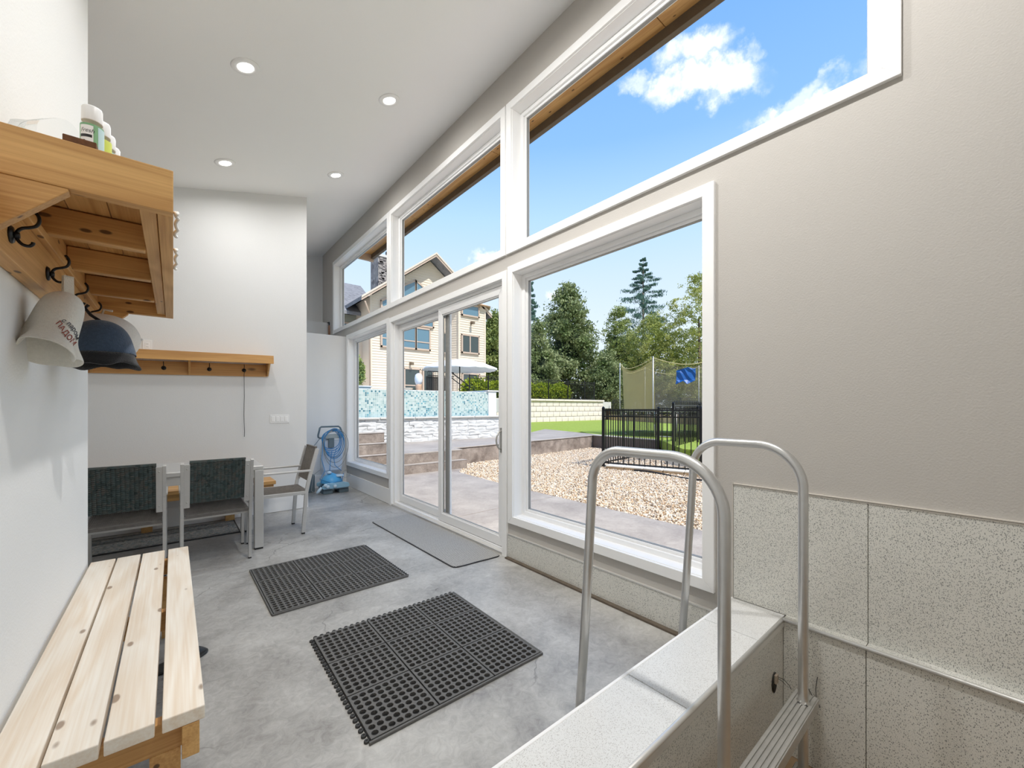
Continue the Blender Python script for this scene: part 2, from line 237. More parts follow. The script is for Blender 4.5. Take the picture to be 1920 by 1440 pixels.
# ------------------------------------------------------------------ mesh helpers
class MB:
    def __init__(s): s.v = []; s.f = []; s.sm = []
    def add(s, vs, fs, smooth=False, M=None):
        b = len(s.v)
        s.v += [tuple(M @ Vector(p)) if M is not None else tuple(p) for p in vs]
        s.f += [tuple(b+i for i in f) for f in fs]; s.sm += [smooth]*len(fs); return s
    def box(s, a, b, M=None):
        x0, y0, z0 = [min(p, q) for p, q in zip(a, b)]; x1, y1, z1 = [max(p, q) for p, q in zip(a, b)]
        return s.add([(x0, y0, z0), (x1, y0, z0), (x1, y1, z0), (x0, y1, z0), (x0, y0, z1), (x1, y0, z1), (x1, y1, z1), (x0, y1, z1)],
                     [(0, 3, 2, 1), (4, 5, 6, 7), (0, 1, 5, 4), (1, 2, 6, 5), (2, 3, 7, 6), (3, 0, 4, 7)], M=M)
    def bar(s, p, q, w, h, up=(0, 0, 1)):
        p = Vector(p); q = Vector(q); d = (q-p); l = d.length; d.normalize(); u = Vector(up)
        if abs(d.dot(u)) > .98: u = Vector((0, 1, 0))
        x = d.cross(u).normalized(); u = x.cross(d).normalized()
        vs = [p+x*a*w/2+u*b*h/2+d*c*l for c in (0, 1) for a, b in ((-1, -1), (1, -1), (1, 1), (-1, 1))]
        return s.add(vs, [(0, 3, 2, 1)[::-1], (4, 5, 6, 7)[::-1], (0, 1, 5, 4)[::-1], (1, 2, 6, 5)[::-1], (2, 3, 7, 6)[::-1], (3, 0, 4, 7)[::-1]])
    def tube(s, pts, r, n=12, cap=True, closed=False):
        pts = [Vector(p) for p in pts]; m = len(pts); rs = r if hasattr(r, '__len__') else [r]*m
        vs = []; prev = None
        for i, p in enumerate(pts):
            if closed: d = pts[(i+1) % m]-pts[i-1]
            else: d = pts[min(i+1, m-1)]-pts[max(i-1, 0)]
            d.normalize()
            if prev is None:
                a = Vector((0, 0, 1)) if abs(d.z) < .9 else Vector((1, 0, 0)); prev = a.cross(d).normalized()
            x = (prev-d*prev.dot(d)).normalized(); prev = x; y = d.cross(x)
            vs += [p+(x*math.cos(t)+y*math.sin(t))*rs[i] for t in [2*math.pi*k/n for k in range(n)]]
        fs = [(i*n+k, i*n+(k+1) % n, ((i+1) % m)*n+(k+1) % n, ((i+1) % m)*n+k) for i in range(m if closed else m-1) for k in range(n)]
        if cap and not closed: fs += [tuple(range(n))[::-1], tuple((m-1)*n+k for k in range(n))]
        return s.add(vs, fs, True)
    def lathe(s, prof, c=(0, 0, 0), n=20, M=None, cap=True):
        vs = []; m = len(prof)
        for r, z in prof: vs += [(c[0]+r*math.cos(2*math.pi*k/n), c[1]+r*math.sin(2*math.pi*k/n), c[2]+z) for k in range(n)]
        fs = [(i*n+k, i*n+(k+1) % n, (i+1)*n+(k+1) % n, (i+1)*n+k) for i in range(m-1) for k in range(n)]
        if cap: fs += [tuple(range(n))[::-1], tuple((m-1)*n+k for k in range(n))]
        return s.add(vs, fs, True, M)
    def prism(s, poly, a, b, axis='Y'):
        """poly: list of 2D points in the plane perpendicular to axis (X: (y,z)  Y: (x,z)  Z: (x,y))"""
        f = {'X': lambda p, t: (t, p[0], p[1]), 'Y': lambda p, t: (p[0], t, p[1]), 'Z': lambda p, t: (p[0], p[1], t)}[axis]
        n = len(poly); vs = [f(p, a) for p in poly]+[f(p, b) for p in poly]
        fs = [tuple(range(n)), tuple(range(2*n-1, n-1, -1))]+[(k, k+n, (k+1) % n+n, (k+1) % n) for k in range(n)]
        return s.add(vs, fs)
    def ring(s, Y0, Y1, z0, z1, t, xa, xb, tb=None):
        """picture frame in the plane X: outer rect, inner rect t inside, from xa to xb"""
        tb = t if tb is None else tb
        s.prism([(Y0, z0), (Y0+t, z0+tb), (Y0+t, z1-t), (Y0, z1)], xa, xb, 'X'); s.prism([(Y1, z0), (Y1, z1), (Y1-t, z1-t), (Y1-t, z0+tb)], xa, xb, 'X')
        s.prism([(Y0, z1), (Y0+t, z1-t), (Y1-t, z1-t), (Y1, z1)], xa, xb, 'X'); 
        if tb > 0: s.prism([(Y0, z0), (Y1, z0), (Y1-t, z0+tb), (Y0+t, z0+tb)], xa, xb, 'X')
        return s
    def build(s, name, m, parent=None, bevel=0, seg=2, kind=None, fix=True):
        me = D.meshes.new(name); me.from_pydata(s.v, [], s.f); me.polygons.foreach_set('use_smooth', s.sm)
        if fix and len(s.f) < 20000:
            bm = bmesh.new(); bm.from_mesh(me); bmesh.ops.recalc_face_normals(bm, faces=bm.faces); bm.to_mesh(me); bm.free()
        if m is not None: me.materials.append(m)
        me.update(); o = D.objects.new(name, me); COL.objects.link(o)
        if parent is not None: o.parent = parent
        if bevel:
            b = o.modifiers.new('b', 'BEVEL'); b.width = bevel; b.segments = seg; b.limit_method = 'ANGLE'; b.angle_limit = R(40)
        if kind: o['kind'] = kind
        return o
def thing(name, label, cat, loc=(0, 0, 0), rz=0, group=None):
    o = D.objects.new(name, None); COL.objects.link(o); o.location = loc; o.rotation_euler = (0, 0, rz); o.empty_display_size = .05
    o['label'] = label; o['category'] = cat
    if group: o['group'] = group
    return o
def tag(o, label, cat, group=None):
    o['label'] = label; o['category'] = cat
    if group: o['group'] = group
    return o
def box(name, a, b, m, parent=None, bevel=0, kind=None):
    """box mesh with its own origin at its centre"""
    c = [(p+q)/2 for p, q in zip(a, b)]
    o = MB().box([p-k for p, k in zip(a, c)], [q-k for q, k in zip(b, c)]).build(name, m, parent, bevel, kind=kind); o.location = c
    return o
def dup(root, loc, rz=None, label=None, group=None, parent=None):
    r = root.copy(); COL.objects.link(r); r.location = loc
    if rz is not None: r.rotation_euler = (0, 0, rz)
    if label: r['label'] = label
    if group: r['group'] = group
    if parent is not None: r.parent = parent
    for ch in list(root.children):
        c = ch.copy(); COL.objects.link(c); c.parent = r
        for g in ch.children:
            d = g.copy(); COL.objects.link(d); d.parent = c
    return r
def at(px, py, Y):
    u = (px-960)/760; v = -(py-764)/760; s, c = math.sin(YAW), math.cos(YAW); r = Vector((s+u*c, c-u*s, v)); t = Y/r.y
    return Vector((r.x*t, Y, HC+r.z*t))
def smooth(pts, k=5):
    P = [Vector(p) for p in pts]; P = [P[0]*2-P[1]]+P+[P[-1]*2-P[-2]]; out = []
    for i in range(1, len(P)-2):
        for j in range(k):
            t = j/k; a, b, c, d = P[i-1:i+3]; out.append(.5*((2*b)+(c-a)*t+(2*a-5*b+4*c-d)*t*t+(3*b-a-3*c+d)*t**3))
    return out+[P[-2]]
def arc(c, r, a0, a1, n, f):
    return [f(c[0]+r*math.cos(a0+(a1-a0)*i/n), c[1]+r*math.sin(a0+(a1-a0)*i/n)) for i in range(n+1)]

# ================================================================== ROOM SHELL
W = 2.20; T = .15; YB = 5.67
def ceilz(x): return 3.65+.244*x
# floor
mb = MB(); mb.box((-3, .87, -.1), (W+T, 9.2, 0)); mb.box((-3, -2.4, -.1), (.3, .87, 0)); mb.build('floor', M_floor, kind='structure')
# ceiling (rises towards the glass)
MB().prism([(-3, ceilz(-3)), (W+T, ceilz(W+T)), (W+T, ceilz(W+T)+.12), (-3, ceilz(-3)+.12)], -2.4, 9.3, 'Y').build('ceiling', M_ceil, kind='structure')
box('wall_left', (-3, -2.4, 0), (-.35, 3.11, 3.6), M_wallw, kind='structure')
box('wall_left_far', (-3.15, 3.11, 0), (-3, YB, 3.2), M_back, kind='structure')
MB().prism([(-3, 0), (1.31, 0), (1.31, ceilz(1.31)), (-3, ceilz(-3))], YB, 7.4, 'Y').build('wall_back', M_back, kind='structure')
box('wall_front', (-.5, -2.5, -1), (W+T, -2.4, 4.4), M_wallw, kind='structure')
box('wall_partition', (1.31, 6.9, 0), (W, 7.02, 2.45), M_back, kind='structure')
box('wall_end', (.9, 8.3, 0), (W, 8.45, 4.35), M_back, kind='structure')
box('wall_end_ledge', (1.31, 8.02, 0), (W, 8.3, 2.86), M_back, kind='structure')
# window wall with openings  (Y0,Y1,z0,z1)
OP = {1: (5.16, 6.86, .335, 2.465), 2: (1.0-.045, 2.67, .30, 2.475), 3: (5.15, 7.6, 2.585, 3.865), 4: (2.705, 5.14, 2.585, 3.865), 5: (.24, 2.69, 2.585, 3.865)}
DR = (2.685, 5.145, 0, 2.455)
holes = [(a+.035, b-.035, c+.035, d-.035) for a, b, c, d in OP.values()]+[(DR[0]+.035, DR[1]-.035, -1.2, DR[3]-.035)]
ys = sorted({-2.4, .87, 8.3}|{h for q in holes for h in q[:2]}); zs = sorted({0, 4.187}|{max(0, h) for q in holes for h in q[2:]})
mb = MB()
for i in range(len(ys)-1):
    run = None
    for j in range(len(zs)-1):
        yc, zc = (ys[i]+ys[i+1])/2, (zs[j]+zs[j+1])/2
        inside = any(h[0] < yc < h[1] and h[2] < zc < h[3] for h in holes)
        if not inside: run = (run[0] if run else zs[j], zs[j+1])
        if (inside or j == len(zs)-2) and run:
            mb.box((W, ys[i], run[0]), (W+T, ys[i+1], run[1])); run = None
mb.build('wall_right', M_wall, kind='structure')

def window(n, q, sill=True):
    a, b, c, d = q; t = .062
    o = MB().ring(a, b, c, d, t, W-.02, W+.004).build('window_%d' % n, M_white, None, .002, kind='structure')
    a1, b1, c1, d1 = a+t, b-t, c+t, d-t
    MB().ring(a1-.014, b1+.014, c1-.014, d1+.014, .018, W-.002, W+T+.01).build('jamb', M_white, o)
    MB().ring(a1+.003, b1-.003, c1+.003, d1-.003, .034, W+.088, W+T).ring(a1+.037, b1-.037, c1+.037, d1-.037, .02, W+.105, W+T-.005).build('window_frame', M_vinyl, o, .003)
    MB().box((W+.122, a1+.05, c1+.05), (W+.128, b1-.05, d1-.05)).build('pane', M_glass, o)
    MB().ring(a1+.055, b1-.055, c1+.055, d1-.055, .005, W+.112, W+.136).build('gasket', M_track, o)
    return o
for n, q in OP.items(): window(n, q)
# sliding door
a, b, c, d = DR; t = .062
o = MB()
o.prism([(a, 0), (a, d), (a+t, d-t), (a+t, 0)], W-.02, W+.004, 'X'); o.prism([(b, 0), (b-t, 0), (b-t, d-t), (b, d)], W-.02, W+.004, 'X'); o.prism([(a, d), (b, d), (b-t, d-t), (a+t, d-t)], W-.02, W+.004, 'X')
door = o.build('door_1', M_white, None, .002, kind='structure')
a1, b1, d1 = a+t, b-t, d-t
MB().ring(a1-.014, b1+.014, -.02, d1+.014, .018, W-.002, W+T+.01, .0).build('jamb', M_white, door)
MB().ring(a1+.002, b1-.002, 0, d1-.002, .030, W+.02, W+T, .045).build('door_frame', M_vinyl, door, .003)
MB().box((W-.012, a1, 0), (W+.03, b1, .022)).box((W+.058, a1+.03, .045), (W+.064, b1-.03, .06)).build('threshold', M_strip, door, .002)
def leaf(Y0, Y1, x0, x1, nm):
    z0, z1 = .05, d1-.034
    f = MB().ring(Y0, Y1, z0, z1, .075, x0, x1, .085).ring(Y0+.075, Y1-.075, z0+.085, z1-.075, .012, x0+.008, x1-.008).build(nm, M_vinyl, door, .004)
    MB().box(((x0+x1)/2-.003, Y0+.08, z0+.09), ((x0+x1)/2+.003, Y1-.08, z1-.08)).build('pane', M_glass, f)
    MB().ring(Y0+.087, Y1-.087, z0+.097, z1-.087, .004, x0+.012, x1-.012).build('gasket', M_track, f); return f
lf = leaf(a1+.03, 3.93, W+.028, W+.066, 'sliding_panel'); leaf(3.80, b1-.03, W+.084, W+.122, 'fixed_panel')
MB().box((W+.068, 3.77, .06), (W+.082, 3.84, d1-.04)).build('weatherstrip', M_track, door)
hy = a1+.068
MB().tube([(W+.03, hy, .905), (W+.0, hy, .92), (W-.022, hy, .955), (W-.028, hy, .99), (W-.022, hy, 1.025), (W+.0, hy, 1.06), (W+.03, hy, 1.075)], .008, 10).box((W+.024, hy-.014, .88), (W+.03, hy+.014, 1.10)).build('handle', M_alud, lf)

# skirting bands of speckled tile
box('baseboard_right', (W-.012, .87, .004), (W, 2.675, .20), M_terr, kind='structure')
box('baseboard_right_far', (W-.012, 5.15, .004), (W, 6.9, .20), M_white, kind='structure')
box('baseboard_back', (-3, YB-.014, .004), (1.325, YB, .203), M_white, kind='structure')
box('baseboard_partition', (1.325, 6.886, .004), (W-.012, 6.9, .20), M_white, kind='structure')
box('baseboard_gap', (W-.045, .87, .0005), (W-.0125, 2.675, .012), mat('dirty_joint', (.12, .095, .07), .9, var=.5, vs=20), kind='structure')
box('trim_1', (W-.016, .87, .20), (W-.0005, 2.675, .206), M_strip, kind='structure')

# ------------------------------------------------------------------ cold-plunge pit, ledge, speckled panels
ZL = .31
box('ledge_wall', (.24, .6305, -.9), (W, .855, ZL-.016), M_terr, kind='structure')
led = thing('ledge_cap', 'white speckled tile ledge dividing the grey floor from the sunken tub', 'ledge', (.2, .63, ZL-.016)); led['kind'] = 'structure'
xs = [.24, .67, 1.27, 1.87, 2.199]
for i in range(4):
    box('tile', (xs[i]+.0015-.2, .006, 0), (xs[i+1]-.0015-.2, .234, .016), M_terrl, led, .0008)
MB().box((.24-.2, .230, -.004), (2-.002, .243, .0175)).build('edge_strip', M_white, led, .003)
MB().tube([(.04, .004, .009), (1.95, .004, .009)], .0095, 10).box((.04, -.003, -.02), (1.95, .004, .008)).build('nosing', M_strip, led)
# tub side of the window wall, ledge strip, panels
tub = thing('tub_lining', 'speckled tile lining of the sunken plunge tub under the window wall', 'tub', (2.15, 0, 0)); tub['kind'] = 'structure'
ty = [.63, .34, -.26, -.86, -1.46, -2.06, -2.4]
for i in range(len(ty)-1):
    for z0, z1 in ((-.9, -.302), (-.298, ZL-.002)):
        box('panel', (0, ty[i+1]+.0012, z0), (.05, ty[i]-.0012, z1), M_terr, tub, .0008)
for i in range(len(ty)-1):
    box('tile', (0, ty[i+1]+.0012, ZL-.002), (.05, ty[i]-.0012, ZL+.003), M_terr, tub)
MB().tube([(-.004, .63, ZL-.002), (-.004, -2.4, ZL-.002)], .0085, 10).build('nosing', M_strip, tub)
box('tub_side', (.24, -2.4, -.9), (.3, .645, 0), M_terr, kind='structure')
box('tub_floor', (.24, -2.4, -1), (W+T, .87, -.9), M_terr, kind='structure')
box('wall_tub_base', (W, -2.4, -1), (W+T, .87, 0), M_terr, kind='structure')
wn = thing('wainscot', 'tall speckled tile panels on the window wall above the tub', 'panel', (W, 0, 0)); wn['kind'] = 'structure'
for i, (y1, y0) in enumerate([(.862, .34), (.34, -.26), (-.26, -.86), (-.86, -1.46), (-1.46, -2.4)]):
    box('panel', (-.010, y0+.0012, ZL+.003), (0, y1-.0012, .885), M_terr, wn, .0006)
MB().box((-.013, -2.4, .885), (-.0005, .866, .889)).box((-.015, -2.4, .891), (-.0005, .866, .895)).box((-.012, .8625, ZL), (-.0005, .866, .895)).build('edge_strip', mat('cream_strip', (.62, .58, .52), .5), wn)
# drain hole with loose wires in the ledge face
dh = thing('drain_outlet', 'small dark open outlet with loose wires in the tub side of the tiled ledge', 'outlet', (2.03, .6300, .07))
MB().lathe([(.0, 0), (.026, 0), (.03, .003), (.0, .0031)], n=18, M=Matrix.Rotation(R(90), 4, 'X') @ Matrix.Scale(1.5, 4, (0, 1, 0)), cap=False).build('hole', mat('dark_hole', (.03, .026, .02), .8, var=.8, vs=60), dh)
MB().box((-.012, -.014, .0), (.012, -.004, .038)).build('broken_cover', mat('tan_mortar', (.42, .35, .27), .9, var=.4, vs=80), dh, .002)
MB().tube([(0, -.01, .03), (.02, -.03, .02), (.045, -.045, -.01), (.055, -.05, -.03)], .0014, 5).tube([(0, -.01, .025), (.018, -.026, .01), (.035, -.035, -.01)], .0012, 5).build('wire', M_cap, dh)
tag(MB().tube([(2.146, .50, .11), (2.141, .505, .06), (2.147, .505, .02), (2.140, .49, -.015), (2.147, .495, -.02), (2.143, .51, .005), (2.147, .535, .045)], .0014, 5).build('wire_loop', M_cap), 'thin black wire sticking out of the tub wall right of the ladder', 'wire')

# ------------------------------------------------------------------ ladder of two pipe hoops over the ledge
lad = thing('tub_ladder', 'aluminium pipe ladder straddling the tiled ledge into the tub', 'ladder', (0, 0, 0))
for X, yi in ((1.22, .505), (1.905, .49)):
    top = 1.125; yo = .90 if X > 1.5 else .955; r = .165
    pts = [(X, yi, -.85), (X, yi, .2), (X, yi, .6), (X, yi, top-r)]
    pts += [(X, yi+r-r*math.cos(t), top-r+r*math.sin(t)*1.0) for t in [math.pi/2*k/12 for k in range(1, 13)]]
    rr = .13
    pts += [(X, yo-rr+.03+rr*math.sin(t), top-rr+rr*math.cos(t)) for t in [math.pi/2*k/12 for k in range(1, 13)]]
    pts += [(X, yo+.045, .75), (X, yo+.075, .3), (X, yo+.10, .012)]
    h = MB().tube(pts, .0175, 18).build('rail', M_alu, lad)
    MB().lathe([(.024, 0), (.024, .03), (.018, .04)], (X, yo+.10, 0), 16).build('rubber_foot', M_rub, h)
for z in (.12, -.18, -.48):
    mb = MB().box((1.20, .455, z-.045), (1.975, .535, z-.004))
    for k in range(5): mb.box((1.20, .459+k*.0155, z-.004), (1.975, .459+k*.0155+.0115, z))
    mb.build('tread', M_alud, lad, .0015)
for k in range(2):
    X = (1.905, 1.22)[k]
    MB().add(*(lambda n: ([(X+.022*math.cos(2*math.pi*i/n), .49+.022*math.sin(2*math.pi*i/n), .121+.004*((i*7) % 3-1)) for i in range(n)]+[(X+.0172*math.cos(2*math.pi*i/n), .49+.0172*math.sin(2*math.pi*i/n), .130) for i in range(n)], [(i, (i+1) % n, n+(i+1) % n, n+i) for i in range(n)]))(18)).build('weld', M_alud, lad)

# ------------------------------------------------------------------ downlights
def downlight(x, y, lab=None, grp=None, proto=[None], w=None):
    z = ceilz(x); ang = -math.atan(.244)
    if proto[0] is None:
        t = thing('ceiling_light', lab, 'light', (x, y, z)); t.rotation_euler = (0, ang, 0)
        MB().lathe([(.052, -.004), (.056, -.010), (.088, -.006), (.092, 0), (.052, 0)], n=36, cap=False).build('trim_ring', M_white, t)
        MB().lathe([(.0, -.0045), (.053, -.0045), (.053, -.001), (0, -.001)], n=36, cap=False).build('lens', mat('lamp_lens', (1, .97, .93), .5, emit=LAMP_EMIT), t)
        proto[0] = t
    else: t = dup(proto[0], (x, y, z), None, lab)
    if grp: t['group'] = grp
    l = D.lights.new('downlight', 'AREA'); l.shape = 'DISK'; l.size = .10; l.energy = w or LAMP_W; l.color = (1, .985, .965)
    lo = D.objects.new('lamp_glow', l); COL.objects.link(lo); lo.location = (x+.004, y, z-.014); lo.rotation_euler = (0, -math.atan(.244), 0); l.spread = R(170)
    return t
downlight(.40, 3.49, 'largest round ceiling downlight, above the near rubber mats, left one')
downlight(1.47, 3.46, 'round ceiling downlight nearest the big upper windows')
downlight(.40, 4.99, 'round ceiling downlight nearest the back wall, left one')
downlight(1.46, 4.97, 'smallest round ceiling downlight, near the partition by the windows')
for y, lab_ in ((1.90, 'added fill downlight, out of view over the nearer rubber mat'), (.44, 'added fill downlight, out of view over the tiled ledge')): downlight(1.0, y, lab_, w=FILL_W)  # two unseen extra downlights, added to brighten the near part of the room

# ================================================================== NEAR BENCH (pine slats)
bench = thing('slat_bench', 'pine slat bench along the left wall with four long planks', 'bench', (0, 0, 0))
for x0, x1 in ((-.339, -.243), (-.236, -.142), (-.133, -.038), (-.023, .068)):
    box('plank', (x0, 1.42, .412), (x1, 3.11, .45), M_pine, bench, .003)
for y in (1.47, 2.27, 3.03):
    box('crossbar', (-.335, y, .33), (.05, y+.038, .412), M_cedarx, bench, .002)
box('apron', (.018, 1.42, .322), (.056, 3.10, .4115), M_cedar, bench, .002)
for y in (1.51, 3.0):
    for x in (-.33, -.05): box('leg', (x, y-.04, 0), (x+.066, y, .33), M_cedar, bench, .002)
# black slipper toe under the bench
sl = thing('slipper', 'black rubber slipper poking out under the pine bench', 'slipper', (.018, 2.62, 0), R(-72))
MB().lathe([(.0, 0), (.046, 0), (.05, .008), (.048, .018), (0, .019)], n=20, M=Matrix.Scale(2.6, 4, (0, 1, 0)), cap=False).build('sole', M_rub, sl, .001)
mb = MB(); vs = []; n = 14
for i in range(9):
    y = .02+.10*i/8; w = .047*math.sqrt(max(0, 1-((y-.02)/.105)**2)); 
    for k in range(n): 
        a = math.pi*k/(n-1); vs.append((w*math.cos(a), y, .019+.05*(1-.5*i/8)*math.sin(a)*(1-(i/8)**4*.9)))
mb.add(vs, [(i*n+k, i*n+k+1, (i+1)*n+k+1, (i+1)*n+k) for i in range(8) for k in range(n-1)], True)
u = mb.build('upper', M_cap, sl); md = u.modifiers.new('s', 'SOLIDIFY'); md.thickness = .004

# ================================================================== NEAR SHELF
sh = thing('coat_shelf', 'large cedar coat shelf with iron hooks high on the left wall', 'shelf', (-.35, 1.44, 1.65))
def sb(name, a, b, m, bev=.002):
    return box(name, (a[0]+.35, a[1]-1.44, a[2]-1.65), (b[0]+.35, b[1]-1.44, b[2]-1.65), m, sh, bev)
sb('end_board', (-.349, 1.44, 1.81), (0, 1.476, 1.925), M_cedarx); sb('end_board', (-.349, 3.125, 1.81), (0, 3.16, 1.925), M_cedarx)
sb('front_board', (-.034, 1.477, 1.81), (0, 3.124, 1.925), M_cedar); sb('front_brace', (-.072, 1.477, 1.822), (-.036, 3.124, 1.898), M_cedar)
for y in (1.851, 2.271, 2.701): sb('joist', (-.312, y, 1.81), (-.0725, y+.038, 1.897), M_cedarx, .004)
for x0, x1 in ((-.348, -.252), (-.25, -.156), (-.154, -.0355)): sb('deck_board', (x0, 1.477, 1.90), (x1, 3.124, 1.92), M_cedar, .001)
sb('hook_rail', (-.349, 1.30, 1.65), (-.311, 3.11, 1.785), M_cedar, .003)
sb('ledger', (-.349, 1.476, 1.786), (-.295, 3.11, 1.812), M_cedar, .002); sb('ledger', (-.349, 1.476, 1.813), (-.313, 3.11, 1.898), M_cedar, .002)
for y in (1.442, 3.128):
    g = MB().prism([(.001, 0), (.001, .16), (.155, .16), (.155, .153), (.008, 0)], 0, .032, 'Y').build('bracket', M_cedarx, sh, .002); g.location = (0, y-1.44, 0)
def hook(parent, loc, rz, s=1):
    mb = MB(); mb.lathe([(0, 0), (.021, 0), (.0225, .002), (.019, .006), (0, .007)], n=22, M=Matrix.Rotation(R(90), 4, 'Y'), cap=False)
    mb.lathe([(.008, .004), (.0075, .016)], n=12, M=Matrix.Rotation(R(90), 4, 'Y'))
    f = lambda pts: [(p[0], 0, p[1]) for p in pts]
    mb.tube(smooth(f([(.010, 0), (.013, .012), (.020, .020), (.032, .025), (.043, .032), (.048, .044), (.047, .057), (.040, .068)])), .0038, 10)
    mb.tube(smooth(f([(.010, 0), (.013, -.012), (.021, -.021), (.031, -.022), (.037, -.016), (.038, -.011)])), .0038, 10)
    o = mb.build('hook', M_iron, parent); o.location = loc; o.rotation_euler = (0, 0, rz); o.scale = (s, s, s); return o
h0 = hook(sh, (.039, .13, .06), 0)
for k in range(1, 4):
    c = h0.copy(); COL.objects.link(c); c.parent = sh; c.location = (.039, .13+.385*k, .06)
# rope on the shelf's front edge
for y0, y1, lab_ in ((1.56, 1.70, 'white knotted rope, the upper one on the near shelf front edge'), (1.92, 2.10, 'white knotted rope, the lower one on the near shelf front edge')):
    mb = MB()
    for ph in (0,):
        mb.tube([(.0045+.004*math.sin(math.pi*t)+.003*math.cos(26*t+ph), y0+(y1-y0)*t, 1.85+.02*math.sin(5*t)+.003*math.sin(26*t+ph)) for t in [i/40 for i in range(41)]], .0045, 7)
    tag(mb.build('rope', MATS.get('white_rope') or mat('white_rope', (.82, .81, .78), .9)), lab_, 'rope')
# things on the shelf
ZS = 1.921
def bottle(x, y, c_lab, c_bar, lab, grp, text=False, fl=M_clear):
    t = thing('bottle', lab, 'bottle', (x, y, ZS+.001)); t['group'] = grp; t.scale = (.84, .84, .97)
    MB().lathe([(0, 0), (.025, 0), (.0275, .004), (.0275, .136), (.024, .146), (.020, .148), (0, .148)], n=28, cap=False).build('body', fl, t)
    MB().lathe([(.0, .146), (.0250, .146), (.0256, .148), (.0252, .184), (.0235, .188), (0, .189)], n=28, cap=False).build('cap', M_plastw, t)
    def wrap(nm, a0, a1, z0, z1, m, r=.0280):
        n = 16; vs = [(r*math.cos(a0+(a1-a0)*i/n), r*math.sin(a0+(a1-a0)*i/n), z) for z in (z0, z1) for i in range(n+1)]
        return MB().add(vs, [(i, i+1, n+1+i+1, n+1+i) for i in range(n)], True).build(nm, m, t)
    wrap('label_sheet', R(-170), R(60), .030, .134, c_lab)
    if text:
        wrap('label_panel', R(-150), R(-78), .034, .128, M_plastw, .0283)
        wrap('label_panel', R(-55), R(10), .034, .130, mat('pale_blue_label', (.50, .68, .70), .5), .0283)
        for a0, a1, z0, z1 in ((-148, -84, .094, .102), (-140, -118, .082, .086)): wrap('print_bar', R(a0), R(a1), z0, z1, M_cap, .0285)
        cu = D.curves.new('t', 'FONT'); cu.body = 'Fresh'; cu.size = .016; cu.shear = .35
        to = D.objects.new('t', cu); COL.objects.link(to); me = D.meshes.new_from_object(to); D.objects.remove(to)
        for v in me.vertices:
            a = R(-146)+v.co.x/.0286; v.co = Vector((.0286*math.cos(a), .0286*math.sin(a), .108+v.co.y))
        me.materials.append(M_cap); lo = D.objects.new('lettering', me); COL.objects.link(lo); lo.parent = t
    else:
        wrap('label_panel', R(-150), R(-60), .045, .095, M_plastw, .0283); wrap('print_bar', R(-140), R(-70), .066, .074, M_cap, .0285)
    return t
G1 = mat('green_label', (.20, .42, .22), .5, var=.15, vs=50); Y1_ = mat('lime_label', (.66, .74, .12), .5); T1 = mat('mint_label', (.42, .70, .62), .5)
g = 'round bottles with white caps on the near shelf'
bottle(-.172, 1.602, G1, None, 'green labelled bottle with white cap, nearest on the cedar shelf', g, True)
bottle(-.162, 1.668, Y1_, None, 'lime yellow labelled bottle with white cap, second on the shelf', g)
bottle(-.157, 1.736, T1, None, 'mint labelled bottle with white cap, third on the shelf', g)
bottle(-.152, 1.806, T1, None, 'last of the four white capped bottles on the shelf', g)
tag(box('wood_slab', (-.222, 1.486, ZS), (-.144, 1.556, ZS+.024), M_rust, None, .002), 'lower dark rough wood slab in front of the bottles on the shelf', 'wood block', 'rough wood slabs')
tag(box('wood_slab', (-.212, 1.490, ZS+.0245), (-.152, 1.556, ZS+.042), M_rust, None, .002), 'upper dark rough wood slab in front of the bottles on the shelf', 'wood block', 'rough wood slabs')
cp = thing('plastic_cup', 'crumpled clear plastic cup lying on the near cedar shelf', 'cup', (-.262, 1.655, ZS+.068), 0)
n = 28; vs = []; prof = [(.0, -.05), (.03, -.05), (.042, -.047), (.048, -.03), (.046, -.01), (.05, .01), (.052, .03), (.05, .045)]
for j, (r, z) in enumerate(prof):
    for k in range(n):
        a = 2*math.pi*k/n; rr = r*(1+.07*math.sin(3*a+j)+.05*math.sin(5*a-j*1.3)); vs.append((rr*math.cos(a), rr*math.sin(a), z))
cu = MB().add(vs, [(j*n+k, j*n+(k+1) % n, (j+1)*n+(k+1) % n, (j+1)*n+k) for j in range(len(prof)-1) for k in range(n)], True).build('shell', M_clear, cp)
cp.rotation_euler = (R(-38), R(35), 0); cp.scale = (1.25, 1.25, 1.25)

# ------------------------------------------------------------------ felt hats
def hat(name, label, top, axis, L_, prof, waves, m, twist=0, brimcol=None, seed=0, squash=.75):
    """bell of felt: prof = (t along the axis, radius); axis from crown to opening"""
    rr = random.Random(seed); t = thing(name, label, 'hat', top)
    ax = Vector(axis).normalized(); q = ax.to_track_quat('Z', 'Y').to_matrix().to_4x4() @ Matrix.Rotation(twist, 4, 'Z')
    n = 56; vs = []; m_ = len(prof)
    for j, (tt, r) in enumerate(prof):
        for k in range(n):
            a = 2*math.pi*k/n; w = sum(A*math.sin(f*a+p)*(tt**2.2) for f, A, p in waves); dz = sum(A*.55*math.cos(f*a+p)*(tt**3) for f, A, p in waves)
            x, y = (r+w)*math.cos(a), (r+w*.9)*math.sin(a)*squash
            vs.append(tuple(q @ Vector((x, y, tt*L_+dz))))
    fs = [(j*n+k, j*n+(k+1) % n, (j+1)*n+(k+1) % n, (j+1)*n+k) for j in range(m_-1) for k in range(n)]+[tuple(range(n))]
    o = MB().add(vs, fs, True).build('crown', m, t)
    s = o.modifiers.new('s', 'SOLIDIFY'); s.thickness = .005; s.offset = -1; sb_ = o.modifiers.new('u', 'SUBSURF'); sb_.levels = 1; sb_.render_levels = 2
    return t, o, q
